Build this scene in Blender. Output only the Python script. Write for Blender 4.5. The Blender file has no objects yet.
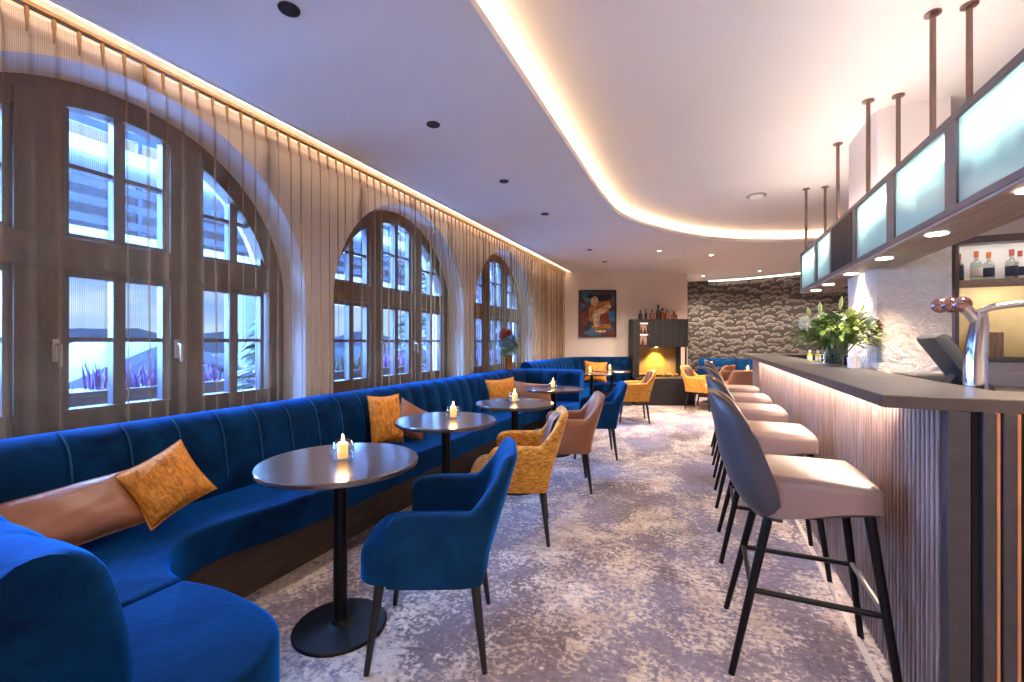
import bpy, bmesh, math, random
from mathutils import Vector, Matrix
R = random.Random(7)
PI = math.pi
S = bpy.context.scene
COL = S.collection
rad = math.radians

# ------------------------------------------------------------------ camera, world, exposure
CAM_H = 1.305
cam_d = bpy.data.cameras.new('camera')
cam = bpy.data.objects.new('camera', cam_d)
COL.objects.link(cam)
cam.location = (0, 0, CAM_H)
cam.rotation_euler = (PI / 2, 0, math.atan(193 / 440))
cam_d.sensor_width = 36
cam_d.lens = 440 / 1024 * 36
cam_d.shift_y = 0.001
cam_d.clip_start = 0.05
S.camera = cam
S.view_settings.view_transform = 'Standard'
S.view_settings.look = 'None'
S.view_settings.exposure = 0.9
S.view_settings.gamma = 1.0
S.view_settings.use_curve_mapping = False
S.cycles.use_denoising = True
S.cycles.max_bounces = 8
S.cycles.transparent_max_bounces = 16
S.cycles.sample_clamp_indirect = 8
S.cycles.caustics_reflective = False
S.cycles.caustics_refractive = False

# overcast alpine dusk sky: pale horizon, strong blue light from the upper sky
SKY_LOW, SKY_HIGH = 0.80, 4.0
w = bpy.data.worlds.new('winter_sky')
S.world = w
w.use_nodes = True
nt = w.node_tree
nt.nodes.clear()
tc = nt.nodes.new('ShaderNodeTexCoord')
sep = nt.nodes.new('ShaderNodeSeparateXYZ')
nz = nt.nodes.new('ShaderNodeTexNoise')
nz.inputs['Scale'].default_value = 5
nz.inputs['Detail'].default_value = 5
mp = nt.nodes.new('ShaderNodeMapping')
mp.inputs['Scale'].default_value = (1, 1, 3.5)
cr = nt.nodes.new('ShaderNodeValToRGB')
cr.color_ramp.elements[0].position = 0.35
cr.color_ramp.elements[0].color = (0.26, 0.50, 0.95, 1)
cr.color_ramp.elements[1].position = 0.62
cr.color_ramp.elements[1].color = (0.62, 0.82, 1.0, 1)
rr = nt.nodes.new('ShaderNodeMapRange')
rr.inputs['From Min'].default_value = 0.44
rr.inputs['From Max'].default_value = 0.75
mixc = nt.nodes.new('ShaderNodeMix')
mixc.data_type = 'RGBA'
mixc.inputs['B'].default_value = (0.20, 0.45, 1.0, 1)
ms = nt.nodes.new('ShaderNodeMapRange')
ms.inputs['From Min'].default_value = 0.44
ms.inputs['From Max'].default_value = 0.75
ms.inputs['To Min'].default_value = SKY_LOW
ms.inputs['To Max'].default_value = SKY_HIGH
bg = nt.nodes.new('ShaderNodeBackground')
wo = nt.nodes.new('ShaderNodeOutputWorld')
L = nt.links.new
L(tc.outputs['Generated'], sep.inputs[0])
L(tc.outputs['Generated'], mp.inputs[0])
L(mp.outputs[0], nz.inputs['Vector'])
L(nz.outputs['Fac'], cr.inputs[0])
L(sep.outputs['Z'], rr.inputs[0])
L(sep.outputs['Z'], ms.inputs[0])
L(rr.outputs[0], mixc.inputs['Factor'])
L(cr.outputs[0], mixc.inputs['A'])
L(mixc.outputs['Result'], bg.inputs['Color'])
L(ms.outputs[0], bg.inputs['Strength'])
L(bg.outputs[0], wo.inputs[0])

# broad blue glow of the evening sky, low behind the mountains
sun_d = bpy.data.lights.new('dusk_sky_glow', 'SUN')
sun_d.energy = 120.0
sun_d.color = (0.22, 0.48, 1.0)
sun_d.angle = rad(95)
sun = bpy.data.objects.new('dusk_sky_glow', sun_d)
COL.objects.link(sun)
sun.rotation_euler = Vector((0.84, 0.20, -0.58)).to_track_quat('-Z', 'Y').to_euler()

# light levels
P_SPOT = 22        # ceiling downlights by the windows
P_FAR = 270         # far downlights
P_SOFFIT = 36
E_COVE = 10
E_TRACK = 9
E_BARLED = 70
E_CABTOP = 16
E_CABIN = 70
WARM = (1.0, 0.70, 0.42)
WARM2 = (1.0, 0.80, 0.62)

# ------------------------------------------------------------------ helpers
def lin(h):
    if isinstance(h, (tuple, list)):
        return (h[0], h[1], h[2], 1)
    h = h.lstrip('#')
    out = []
    for i in (0, 2, 4):
        c = int(h[i:i + 2], 16) / 255
        out.append(c / 12.92 if c <= 0.04045 else ((c + 0.055) / 1.055) ** 2.4)
    return (*out, 1)


class N:
    """small node-material wrapper"""
    def __init__(self, name):
        self.m = bpy.data.materials.new(name)
        self.m.use_nodes = True
        self.t = self.m.node_tree
        self.b = self.t.nodes['Principled BSDF']
        self.o = self.t.nodes['Material Output']

    def n(self, kind, **inp):
        x = self.t.nodes.new('ShaderNode' + kind)
        for k, v in inp.items():
            k2 = k.replace('_', ' ')
            if k2 in x.inputs:
                x.inputs[k2].default_value = v
            else:
                setattr(x, k, v)
        return x

    def l(self, a, b):
        self.t.links.new(a, b)

    def coord(self, out='Object', scale=(1, 1, 1), rot=(0, 0, 0)):
        t = self.n('TexCoord')
        m = self.n('Mapping')
        m.inputs['Scale'].default_value = scale
        m.inputs['Rotation'].default_value = rot
        self.l(t.outputs[out], m.inputs[0])
        return m.outputs[0]

    def noise(self, vec, scale, detail=4, rough=0.55, dist=0.0):
        x = self.n('TexNoise', Scale=scale, Detail=detail, Roughness=rough, Distortion=dist)
        self.l(vec, x.inputs['Vector'])
        return x.outputs['Fac']

    def ramp(self, fac, stops):
        x = self.n('ValToRGB')
        e = x.color_ramp.elements
        while len(e) < len(stops):
            e.new(0.5)
        for i, (p, c) in enumerate(stops):
            e[i].position = p
            e[i].color = lin(c)
        self.l(fac, x.inputs[0])
        return x.outputs[0]

    def mix(self, fac, a, b, mode='MIX'):
        x = self.n('Mix')
        x.data_type = 'RGBA'
        x.blend_type = mode
        for nm, v in (('Factor', fac), ('A', a), ('B', b)):
            if hasattr(v, 'node'):
                self.l(v, x.inputs[nm])
            elif nm == 'Factor':
                x.inputs[nm].default_value = v
            else:
                x.inputs[nm].default_value = lin(v)
        return x.outputs['Result']

    def math(self, op, a, b=0.0):
        x = self.n('Math')
        x.operation = op
        for i, v in enumerate((a, b)):
            if hasattr(v, 'node'):
                self.l(v, x.inputs[i])
            else:
                x.inputs[i].default_value = v
        return x.outputs[0]

    def bump(self, h, strength=0.3, dist=0.01):
        x = self.n('Bump', Strength=strength, Distance=dist)
        self.l(h, x.inputs['Height'])
        self.l(x.outputs[0], self.b.inputs['Normal'])

    def base(self, c):
        if hasattr(c, 'node'):
            self.l(c, self.b.inputs['Base Color'])
        else:
            self.b.inputs['Base Color'].default_value = lin(c)


def plain(name, col, rough=0.5, metal=0.0, var=0.08, scale=8, bump=0.0, bscale=60, coat=0.0, spec=0.5, sheen=0.0, sheen_tint=None):
    k = N(name)
    v = k.coord()
    c = lin(col)
    d = tuple(max(0, x * (1 - var * 2.2)) for x in c[:3])
    k.base(k.ramp(k.noise(v, scale), [(0.3, d), (0.7, c[:3])]))
    k.b.inputs['Roughness'].default_value = rough
    k.b.inputs['Metallic'].default_value = metal
    k.b.inputs['Coat Weight'].default_value = coat
    k.b.inputs['Specular IOR Level'].default_value = spec
    k.b.inputs['Sheen Weight'].default_value = sheen
    if sheen_tint:
        k.b.inputs['Sheen Tint'].default_value = lin(sheen_tint)
    if bump:
        k.bump(k.noise(v, bscale, 3), bump, 0.004)
    return k.m


def wood(name, dark, light, rough=0.5, scale=(1, 1, 1), gs=30, bump=0.15, coat=0.0):
    k = N(name)
    v = k.coord(scale=scale)
    f = k.noise(v, gs, 6, 0.65, 0.6)
    k.base(k.ramp(f, [(0.32, dark), (0.68, light)]))
    k.b.inputs['Roughness'].default_value = rough
    k.b.inputs['Coat Weight'].default_value = coat
    k.bump(f, bump, 0.003)
    return k.m


def emit(name, col, strength):
    k = N(name)
    k.base('#ffffff')
    k.b.inputs['Emission Color'].default_value = lin(col)
    k.b.inputs['Emission Strength'].default_value = strength
    return k.m


def velvet(name, dark, light, sheen):
    k = N(name)
    v = k.coord()
    f = k.noise(v, 3.5, 5, 0.6, 1.2)
    k.base(k.ramp(f, [(0.3, dark), (0.72, light)]))
    k.b.inputs['Roughness'].default_value = 0.75
    k.b.inputs['Specular IOR Level'].default_value = 0.06
    k.b.inputs['Sheen Weight'].default_value = 1.0
    k.b.inputs['Sheen Roughness'].default_value = 0.4
    k.b.inputs['Sheen Tint'].default_value = lin(sheen)
    k.bump(k.noise(v, 14, 4, 0.6, 1.5), 0.12, 0.02)
    return k.m


M = {}
M['velvet'] = velvet('blue_velvet', '#02152e', '#06355e', '#0a80ff')
M['velvet_chair'] = velvet('blue_velvet_chair', '#0a2440', '#123e64', '#1a80f0')
M['seam_sheen'] = velvet('blue_velvet_seam_sheen', '#1c3a58', '#2c5478', '#6aa8e8')  # lighter velvet: the sheen highlight along the seams, put into the colour
M['leather_brown'] = plain('brown_leather', '#9a6446', 0.36, var=0.10, scale=6, bump=0.15, bscale=120)
M['leather_inner'] = plain('mauve_leather', '#6e4c44', 0.45, var=0.12, scale=7, bump=0.12, bscale=120)
M['leather_taupe'] = plain('taupe_leather', '#846a62', 0.38, var=0.05, scale=5, bump=0.08, bscale=160)
M['leather_taupe_shaded'] = plain('taupe_leather_shaded', '#3e3a3e', 0.42, var=0.05, scale=5, bump=0.08, bscale=160)  # same leather on the outer backs, its shade painted into the colour
M['black_metal'] = plain('black_metal', '#17161a', 0.42, 0.6, var=0.1)
M['black_wood_leg'] = plain('black_wood_leg', '#1d1b1c', 0.5, var=0.15, scale=20)
M['chrome'] = plain('chrome', '#d8d8dc', 0.09, 1.0, var=0.03)
M['copper'] = plain('copper', '#b08c8a', 0.14, 1.0, var=0.05)
M['copper_line'] = plain('copper_line', '#c08058', 0.4, 0.1, var=0.1)
M['rod'] = plain('hanger_rod', '#8a6f64', 0.35, 0.7, var=0.08)
M['white_plaster'] = plain('white_plaster', '#e9e4e2', 0.9, var=0.015, scale=2)
M['ceil_low'] = plain('ceiling_paint', '#e4e2e4', 0.9, var=0.012, scale=1.5)
M['ceil_high'] = plain('ceiling_paint_raised', '#efe9e6', 0.9, var=0.012, scale=1.5)
M['wall_cream'] = plain('cream_paint', '#e3d6cc', 0.88, var=0.02, scale=2, bump=0.05)
M['frame_wood'] = wood('window_wood', '#2b2220', '#4a3b37', 0.5, (1, 1, .15), 25)
M['sash_wood_skylit'] = wood('sash_wood_skylit', '#33343f', '#4c5268', 0.4, (1, 1, .15), 25)  # brown wood; the blue daylight it reflects is mixed into its colour
M['table_top'] = wood('table_wood', '#2c2426', '#4c3e3c', 0.3, (.12, 1, 1), 34, 0.12, coat=1.0)
M['table_top'].node_tree.nodes['Principled BSDF'].inputs['Coat IOR'].default_value = 1.9
M['table_top'].node_tree.nodes['Principled BSDF'].inputs['Coat Roughness'].default_value = 0.12
M['plinth'] = wood('plinth_wood', '#33261f', '#4a382d', 0.6, (1, .15, 1), 20)
M['counter'] = plain('slate_counter', '#5c5858', 0.28, var=0.12, scale=9, bump=0.1, bscale=60)
M['counter_edge'] = plain('counter_edge', '#453b38', 0.45, var=0.1)
M['slat'] = wood('slat_wood', '#705a52', '#a68c82', 0.5, (1, 1, .08), 45, 0.2)
M['slat_back'] = plain('slat_backing', '#1b1517', 0.7)
M['slat_dark'] = plain('dark_slat', '#3a3436', 0.55, var=0.15, scale=20)
M['cab_dark'] = wood('dark_cabinet', '#120f11', '#242022', 0.5, (1, 1, .1), 30)
M['cab_frame'] = plain('cabinet_frame', '#776e72', 0.4, 0.35, var=0.06)
M['soffit'] = wood('soffit_wood', '#a08d84', '#c0aea4', 0.5, (1, .12, 1), 24, 0.15)
M['steel'] = plain('brushed_steel', '#b8b2ae', 0.3, 0.9, var=0.05)
M['black'] = plain('matt_black', '#121214', 0.6)
M['pos'] = plain('dark_plastic', '#3c3e3f', 0.42, var=0.1)
M['white_cer'] = plain('white_ceramic', '#f3f1ee', 0.3, var=0.01)
M['cab_glass'] = plain('stemware_glass', '#86a8a4', 0.2)
M['wax'] = plain('candle_wax', '#f6d9a0', 0.5, var=0.02)
M['wax'].node_tree.nodes['Principled BSDF'].inputs['Emission Color'].default_value = lin('#ffb050')
M['wax'].node_tree.nodes['Principled BSDF'].inputs['Emission Strength'].default_value = 0.7
M['flame'] = emit('candle_flame', '#ffc060', 30)
M['led_cove'] = emit('cove_led', WARM, E_COVE)
M['led_track'] = emit('track_led', WARM, E_TRACK)
M['led_bar'] = emit('bar_led', WARM2, E_BARLED)
M['led_top'] = emit('cabinet_top_led', (1.0, .84, .72), E_CABTOP)
M['led_in'] = emit('cabinet_inner_led', (.95, 1.0, .98), E_CABIN)
M['led_spot'] = emit('downlight_lens', (1, .9, .8), 14)
M['led_dim'] = emit('downlight_lens_dim', (1, .85, .7), 5)
M['green'] = plain('leaf_green', '#a6c05e', 0.5, var=0.3, scale=40)
M['green_dark'] = plain('leaf_green_dark', '#689446', 0.5, var=0.3, scale=40)
M['petal_white'] = plain('petal_white', '#eef0dc', 0.6, var=0.08, scale=60)
M['petal_lime'] = plain('petal_lime', '#cfdc8c', 0.6, var=0.1, scale=60)
M['petal_rust'] = plain('petal_rust', '#8e4526', 0.6, var=0.2, scale=60)
M['petal_red'] = plain('petal_red', '#b0502e', 0.6, var=0.2, scale=60)
M['petal_blue'] = plain('petal_blue', '#8fb4dc', 0.6, var=0.15, scale=60)
M['amber_vase'] = plain('amber_vase', '#a8682a', 0.25, var=0.25, scale=30)
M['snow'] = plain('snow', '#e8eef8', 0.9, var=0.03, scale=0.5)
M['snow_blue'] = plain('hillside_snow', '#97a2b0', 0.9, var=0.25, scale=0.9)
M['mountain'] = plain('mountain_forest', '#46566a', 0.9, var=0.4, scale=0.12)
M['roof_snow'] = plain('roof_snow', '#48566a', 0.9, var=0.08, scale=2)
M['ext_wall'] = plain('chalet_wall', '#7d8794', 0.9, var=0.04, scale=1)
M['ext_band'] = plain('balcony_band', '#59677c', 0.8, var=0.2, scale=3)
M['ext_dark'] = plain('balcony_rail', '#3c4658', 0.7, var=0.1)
M['stucco_ext'] = plain('exterior_stucco', '#e6ecf4', 0.9, var=0.03, scale=3)
M['needle'] = plain('fir_green', '#3e6a58', 0.8, var=0.35, scale=12)
M['lavender'] = plain('lavender', '#7a60a8', 0.8, var=0.25, scale=30)
M['heather'] = plain('heather_green', '#56665c', 0.8, var=0.25, scale=30)
M['planter'] = wood('planter_wood', '#3f3a40', '#5a525a', 0.7, (1, .1, 1), 20)
M['trunk'] = plain('bark', '#4a3c34', 0.9, var=0.2, scale=10)
M['firewood'] = plain('firewood', '#a26a36', 0.8, var=0.35, scale=25)
M['white_strip'] = plain('floor_trim', '#cfc0b6', 0.5, var=0.04)
M['bottle_amber'] = plain('bottle_amber', '#8a5122', 0.15, var=0.15, spec=0.7)
M['bottle_dark'] = plain('bottle_dark', '#43382c', 0.15, var=0.15, spec=0.7)
M['bottle_rust'] = plain('bottle_rust', '#8c4a2c', 0.2, var=0.15, spec=0.7)
M['cap_orange'] = plain('cap_orange', '#c46a34', 0.4, var=0.05)
M['cap_red'] = plain('cap_red', '#b0564c', 0.4, var=0.05)
M['label_white'] = plain('label_white', '#ece8e2', 0.6, var=0.03)
M['label_dark'] = plain('label_dark', '#2a3050', 0.6, var=0.05)
M['yellow'] = plain('lemon_yellow', '#e6c81e', 0.45, var=0.08)
M['blue_handle'] = plain('blue_handle', '#28324e', 0.35, var=0.05)


def mk_glass(name, tint, alpha, rough=0.03):
    k = N(name)
    tr = k.n('BsdfTransparent')
    tr.inputs[0].default_value = lin(tint)
    gl = k.n('BsdfGlossy', Roughness=rough)
    lw = k.n('LayerWeight', Blend=0.35)
    f = k.math('MULTIPLY', lw.outputs['Facing'], alpha)
    mx = k.n('MixShader')
    k.l(f, mx.inputs[0])
    k.l(tr.outputs[0], mx.inputs[1])
    k.l(gl.outputs[0], mx.inputs[2])
    k.l(mx.outputs[0], k.o.inputs[0])
    return k.m


M['pane'] = mk_glass('window_glass', '#eef6ff', 0.12)
M['glass'] = mk_glass('clear_glass', '#f6f8f8', 0.5)
M['glass_smoke'] = mk_glass('bottle_glass', '#dfe6e0', 0.4)

# frosted panels
k = N('frosted_glass')
tl = k.n('BsdfTranslucent', Color=lin('#dff2ee'))
tr = k.n('BsdfTransparent', Color=lin('#d8eeea'))
gl = k.n('BsdfGlossy', Roughness=0.12)
df = k.n('BsdfDiffuse', Color=lin('#cfe4e0'))
m1, m2, m3 = k.n('MixShader', Fac=0.35), k.n('MixShader', Fac=0.45), k.n('MixShader', Fac=0.06)
k.l(tl.outputs[0], m1.inputs[1]); k.l(tr.outputs[0], m1.inputs[2])
k.l(m1.outputs[0], m2.inputs[1]); k.l(df.outputs[0], m2.inputs[2])
k.l(m2.outputs[0], m3.inputs[1]); k.l(gl.outputs[0], m3.inputs[2])
k.l(m3.outputs[0], k.o.inputs[0])
M['frosted'] = k.m

# sheer curtain: fine woven stripes, part thread, part gap
k = N('sheer_fabric')
uv = k.n('UVMap')
sp = k.n('SeparateXYZ')
k.l(uv.outputs[0], sp.inputs[0])
st = k.math('FRACT', k.math('MULTIPLY', sp.outputs['X'], 1 / 0.0075))
st = k.math('GREATER_THAN', st, 0.52)
lwf = k.n('LayerWeight', Blend=0.5)
op0 = k.math('ADD', k.math('MULTIPLY', st, 0.20), 0.21)
op = k.math('ADD', op0, k.math('MULTIPLY', k.math('SUBTRACT', 1.0, op0), k.math('POWER', lwf.outputs['Facing'], 2.0)))
tr = k.n('BsdfTransparent', Color=lin('#ffffff'))
df = k.n('BsdfDiffuse', Color=lin('#94683f'))
tl = k.n('BsdfTranslucent', Color=lin('#8e6a4c'))
m1, m2 = k.n('MixShader', Fac=0.25), k.n('MixShader')
k.l(df.outputs[0], m1.inputs[1]); k.l(tl.outputs[0], m1.inputs[2])
k.l(op, m2.inputs[0]); k.l(tr.outputs[0], m2.inputs[1]); k.l(m1.outputs[0], m2.inputs[2])
k.l(m2.outputs[0], k.o.inputs[0])
M['sheer'] = k.m
M['heading'] = plain('curtain_heading', '#94734e', 0.8, var=0.2, scale=40)

# carpet: mauve-grey ground, warm patches, worn cream flecks
k = N('carpet')
v = k.coord()
big = k.noise(v, 0.9, 4, 0.6, 0.6)
big2 = k.noise(k.coord(scale=(1.3, .8, 1)), 1.5, 4, 0.6, 0.5)
g = k.ramp(big, [(0.34, '#7a6a68'), (0.48, '#8a7f8a'), (0.62, '#9690a4')])
fl = k.noise(v, 42, 5, 0.62, 0.5)
f2 = k.noise(k.coord(scale=(.7, 1.2, 1)), 13, 4, 0.6, 1.0)
s1 = k.math('ADD', k.math('ADD', k.math('MULTIPLY', fl, 0.7), k.math('MULTIPLY', f2, 0.35)), k.math('MULTIPLY', big2, 0.8))
fm = k.ramp(s1, [(0.90, '#000000'), (1.0, '#ffffff')])
cream = k.ramp(k.noise(v, 6, 3), [(0.35, '#c2ada2'), (0.65, '#e0d2c6')])
c = k.mix(fm, g, cream)
dk = k.ramp(k.noise(v, 30, 5, 0.65), [(0.35, '#c4c0c0'), (0.6, '#ffffff')])
k.base(k.mix(0.7, c, dk, 'MULTIPLY'))
k.b.inputs['Roughness'].default_value = 0.95
k.b.inputs['Specular IOR Level'].default_value = 0.15
k.bump(k.noise(v, 220, 2), 0.25, 0.004)
M['carpet'] = k.m

# wallpaper: dark brown with pale fan-shaped leaves
k = N('leaf_wallpaper')
uv = k.n('UVMap')
mpn = k.n('Mapping')
mpn.inputs['Scale'].default_value = (5.0, 7.4, 1)
k.l(uv.outputs[0], mpn.inputs[0])
nzv = k.n('TexNoise', Scale=3.0, Detail=3)
k.l(mpn.outputs[0], nzv.inputs['Vector'])
off = k.n('VectorMath'); off.operation = 'MULTIPLY_ADD'
k.l(nzv.outputs['Color'], off.inputs[0])
off.inputs[1].default_value = (0.28, 0.28, 0)
k.l(mpn.outputs[0], off.inputs[2])
vo = k.n('TexVoronoi', Scale=1.0, Randomness=0.92)
k.l(off.outputs[0], vo.inputs['Vector'])
spp = k.n('SeparateXYZ'); k.l(off.outputs[0], spp.inputs[0])
spv = k.n('SeparateXYZ'); k.l(vo.outputs['Position'], spv.inputs[0])
up = k.math('ADD', k.math('SUBTRACT', spp.outputs['Y'], spv.outputs['Y']), 0.26)
sx = k.math('SUBTRACT', spp.outputs['X'], spv.outputs['X'])
ang_ = k.math('ARCTAN2', up, sx)
spoke = k.math('GREATER_THAN', k.math('FRACT', k.math('MULTIPLY', ang_, 3.4)), 0.34)
rad_n = k.math('POWER', k.math('ADD', k.math('POWER', up, 2.0), k.math('POWER', sx, 2.0)), 0.5)
ring = k.math('LESS_THAN', k.math('FRACT', k.math('MULTIPLY', rad_n, 5.0)), 0.72)
fan = k.math('MULTIPLY', k.math('MULTIPLY', k.math('LESS_THAN', rad_n, 0.56), k.math('GREATER_THAN', up, -0.02)), k.math('MULTIPLY', spoke, ring))
leafc = k.ramp(rad_n, [(0.10, '#453e3b'), (0.52, '#8e837a')])
k.base(k.mix(fan, '#1f1919', leafc))
k.b.inputs['Roughness'].default_value = 0.7
M['wallpaper'] = k.m

# rough stucco
k = N('stucco')
v = k.coord()
f = k.noise(v, 7, 6, 0.6, 1.2)
k.base(k.ramp(f, [(0.3, '#e2d6cc'), (0.7, '#f4ece4')]))
k.b.inputs['Roughness'].default_value = 0.9
k.bump(k.math('ADD', f, k.math('MULTIPLY', k.noise(v, 24, 4), 0.35)), 0.9, 0.06)
M['stucco'] = k.m

# orange tweed for the chairs, crushed orange velvet for cushions
k = N('mustard_tweed')
v = k.coord()
f = k.noise(k.coord(scale=(1, 1, 3.2)), 26, 5, 0.7, 0.6)
k.base(k.ramp(f, [(0.34, '#8a4e12'), (0.5, '#d08a24'), (0.66, '#f0b44c')]))
k.b.inputs['Roughness'].default_value = 0.85
k.b.inputs['Sheen Weight'].default_value = 0.2
k.bump(f, 0.5, 0.006)
M['tweed'] = k.m
k = N('orange_velvet')
v = k.coord()
f = k.noise(k.coord(scale=(1.6, .6, 1)), 40, 5, 0.65, 0.5)
k.base(k.ramp(f, [(0.3, '#96500c'), (0.5, '#d4841c'), (0.72, '#f4a834')]))
k.b.inputs['Roughness'].default_value = 0.6
k.b.inputs['Sheen Weight'].default_value = 0.4
k.b.inputs['Sheen Tint'].default_value = lin('#ffb050')
k.bump(f, 0.6, 0.015)
M['orange_velvet'] = k.m
# abstract painting ground
k = N('painting_ground')
v = k.coord(scale=(1, 1, 1))
vo = k.n('TexVoronoi', Scale=7.5)
k.l(k.coord(scale=(1, 1, .8)), vo.inputs['Vector'])
k.base(k.ramp(vo.outputs['Color'], [(0.2, '#1c2436'), (0.38, '#7a2418'), (0.5, '#2a2a2e'), (0.6, '#2c6a94'), (0.7, '#5a3a28'), (0.85, '#28343c')]))
M['paint_bg'] = k.m
M['paint_cream'] = plain('paint_cream', '#e2c89a', 0.6, var=0.35, scale=12)
M['paint_ochre'] = plain('paint_ochre', '#c07a2c', 0.6, var=0.35, scale=12)
M['paint_red'] = plain('paint_red', '#9c2a1c', 0.6, var=0.35, scale=12)
M['paint_blue'] = plain('paint_blue', '#2a78ac', 0.6, var=0.35, scale=12)
M['paint_dark'] = plain('paint_dark', '#1a2230', 0.6, var=0.35, scale=12)
# firebox back panel
M['firebox'] = wood('firebox_panel', '#8a7048', '#a88a58', 0.45, (1, 1, .05), 30)
M['niche'] = plain('niche_panel', '#d8b4a4', 0.7)
M['amber_panel'] = plain('amber_panel', '#f2dcaa', 0.35, var=0.1, scale=4)


def obj(name, bm, m, parent=None, smooth=True, angle=40):
    me = bpy.data.meshes.new(name)
    bmesh.ops.recalc_face_normals(bm, faces=bm.faces)
    bm.to_mesh(me)
    bm.free()
    for mm in (m if isinstance(m, (list, tuple)) else [m]):
        me.materials.append(mm)
    if smooth:
        me.shade_smooth()
        me.set_sharp_from_angle(angle=rad(angle))
    o = bpy.data.objects.new(name, me)
    COL.objects.link(o)
    if parent:
        o.parent = parent
    return o


def thing(name, label, cat, loc=(0, 0, 0), rotz=0.0, group=None):
    o = bpy.data.objects.new(name, None)
    o.empty_display_size = 0.1
    COL.objects.link(o)
    o.location = loc
    o.rotation_euler = (0, 0, rotz)
    return tag(o, label, cat, group)


def tag(o, label, cat, group=None):
    o['label'] = label
    o['category'] = cat
    if group:
        o['group'] = group
    return o


def struct(name, bm=None, m=None, parent=None, **kw):
    if bm is None:
        o = bpy.data.objects.new(name, None)
        COL.objects.link(o)
    else:
        o = obj(name, bm, m, parent, **kw)
    if parent is None:
        o['kind'] = 'structure'
    return o


def kids(o):
    return [c for c in COL.objects if c.parent == o]


KIDS = {}
def dup(root, loc, rotz, label, group=None, swap=None, scale=None):
    """copy a thing with its parts and sub-parts"""
    if root.name not in KIDS:
        KIDS[root.name] = [(c, kids(c)) for c in kids(root)]
    r = root.copy()
    COL.objects.link(r)
    r.location = loc
    r.rotation_euler = (0, 0, rotz)
    if scale:
        r.scale = scale
    r['label'] = label
    if group:
        r['group'] = group
    for c, gs in KIDS[root.name]:
        d = c.copy()
        COL.objects.link(d)
        d.parent = r
        for g in gs:
            e = g.copy()
            COL.objects.link(e)
            e.parent = d
    return r


def BM():
    return bmesh.new()


def box(bm, x0, x1, y0, y1, z0, z1, bev=0.0, seg=2):
    vs = [bm.verts.new(p) for p in ((x0, y0, z0), (x1, y0, z0), (x1, y1, z0), (x0, y1, z0), (x0, y0, z1), (x1, y0, z1), (x1, y1, z1), (x0, y1, z1))]
    fs = [bm.faces.new([vs[i] for i in q]) for q in ((0, 3, 2, 1), (4, 5, 6, 7), (0, 1, 5, 4), (1, 2, 6, 5), (2, 3, 7, 6), (3, 0, 4, 7))]
    if bev:
        es = list({e for f in fs for e in f.edges})
        bmesh.ops.bevel(bm, geom=es, offset=bev, segments=seg, profile=0.6, affect='EDGES')
    return vs


def obox(bm, o, ex, ey, ez, sx, sy, sz, bev=0.0):
    """box centred at o with axes ex, ey, ez and full sizes"""
    vs = []
    for kz in (-.5, .5):
        for kx, ky in ((-.5, -.5), (.5, -.5), (.5, .5), (-.5, .5)):
            vs.append(bm.verts.new(Vector(o) + Vector(ex) * kx * sx + Vector(ey) * ky * sy + Vector(ez) * kz * sz))
    fs = [bm.faces.new([vs[i] for i in q]) for q in ((0, 3, 2, 1), (4, 5, 6, 7), (0, 1, 5, 4), (1, 2, 6, 5), (2, 3, 7, 6), (3, 0, 4, 7))]
    if bev:
        bmesh.ops.bevel(bm, geom=list({e for f in fs for e in f.edges}), offset=bev, segments=2, profile=0.6, affect='EDGES')


def lathe(bm, prof, n=24, c=(0, 0, 0), axis='z'):
    rings = []
    for r, z in prof:
        ring = []
        for i in range(n):
            a = 2 * PI * i / n
            p = (r * math.cos(a), r * math.sin(a), z)
            if axis == 'x':
                p = (p[2], p[0], p[1])
            elif axis == 'y':
                p = (p[0], p[2], p[1])
            ring.append(bm.verts.new((p[0] + c[0], p[1] + c[1], p[2] + c[2])))
        rings.append(ring)
    for a, b in zip(rings, rings[1:]):
        for i in range(n):
            bm.faces.new((a[i], a[(i + 1) % n], b[(i + 1) % n], b[i]))
    bm.faces.new(list(reversed(rings[0])))
    bm.faces.new(rings[-1])


def tube(bm, pts, r, n=10):
    pts = [Vector(p) for p in pts]
    rs = r if isinstance(r, (list, tuple)) else [r] * len(pts)
    rings = []
    up = Vector((0, 0, 1))
    d0 = (pts[1] - pts[0]).normalized()
    if abs(d0.dot(up)) > 0.9:
        up = Vector((1, 0, 0))
    for i, p in enumerate(pts):
        a, b = pts[max(0, i - 1)], pts[min(len(pts) - 1, i + 1)]
        d = (b - a).normalized()
        s = d.cross(up)
        if s.length < 1e-5:
            s = d.cross(Vector((0, 1, 0)))
        s.normalize()
        t = s.cross(d).normalized()
        up = t
        rings.append([bm.verts.new(p + (s * math.cos(2 * PI * q / n) + t * math.sin(2 * PI * q / n)) * rs[i]) for q in range(n)])
    for a, b in zip(rings, rings[1:]):
        for q in range(n):
            bm.faces.new((a[q], a[(q + 1) % n], b[(q + 1) % n], b[q]))
    bm.faces.new(list(reversed(rings[0])))
    bm.faces.new(rings[-1])


def catmull(P, n=8, closed=False):
    P = [Vector(p) for p in P]
    out = []
    m = len(P)
    for i in range(m if closed else m - 1):
        g = lambda j: P[j % m] if closed else P[max(0, min(m - 1, j))]
        a, b, c, d = g(i - 1), g(i), g(i + 1), g(i + 2)
        for s in range(n):
            t = s / n
            out.append(0.5 * ((2 * b) + (c - a) * t + (2 * a - 5 * b + 4 * c - d) * t * t + (3 * b - a - 3 * c + d) * t ** 3))
    if not closed:
        out.append(P[-1])
    return out


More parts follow.
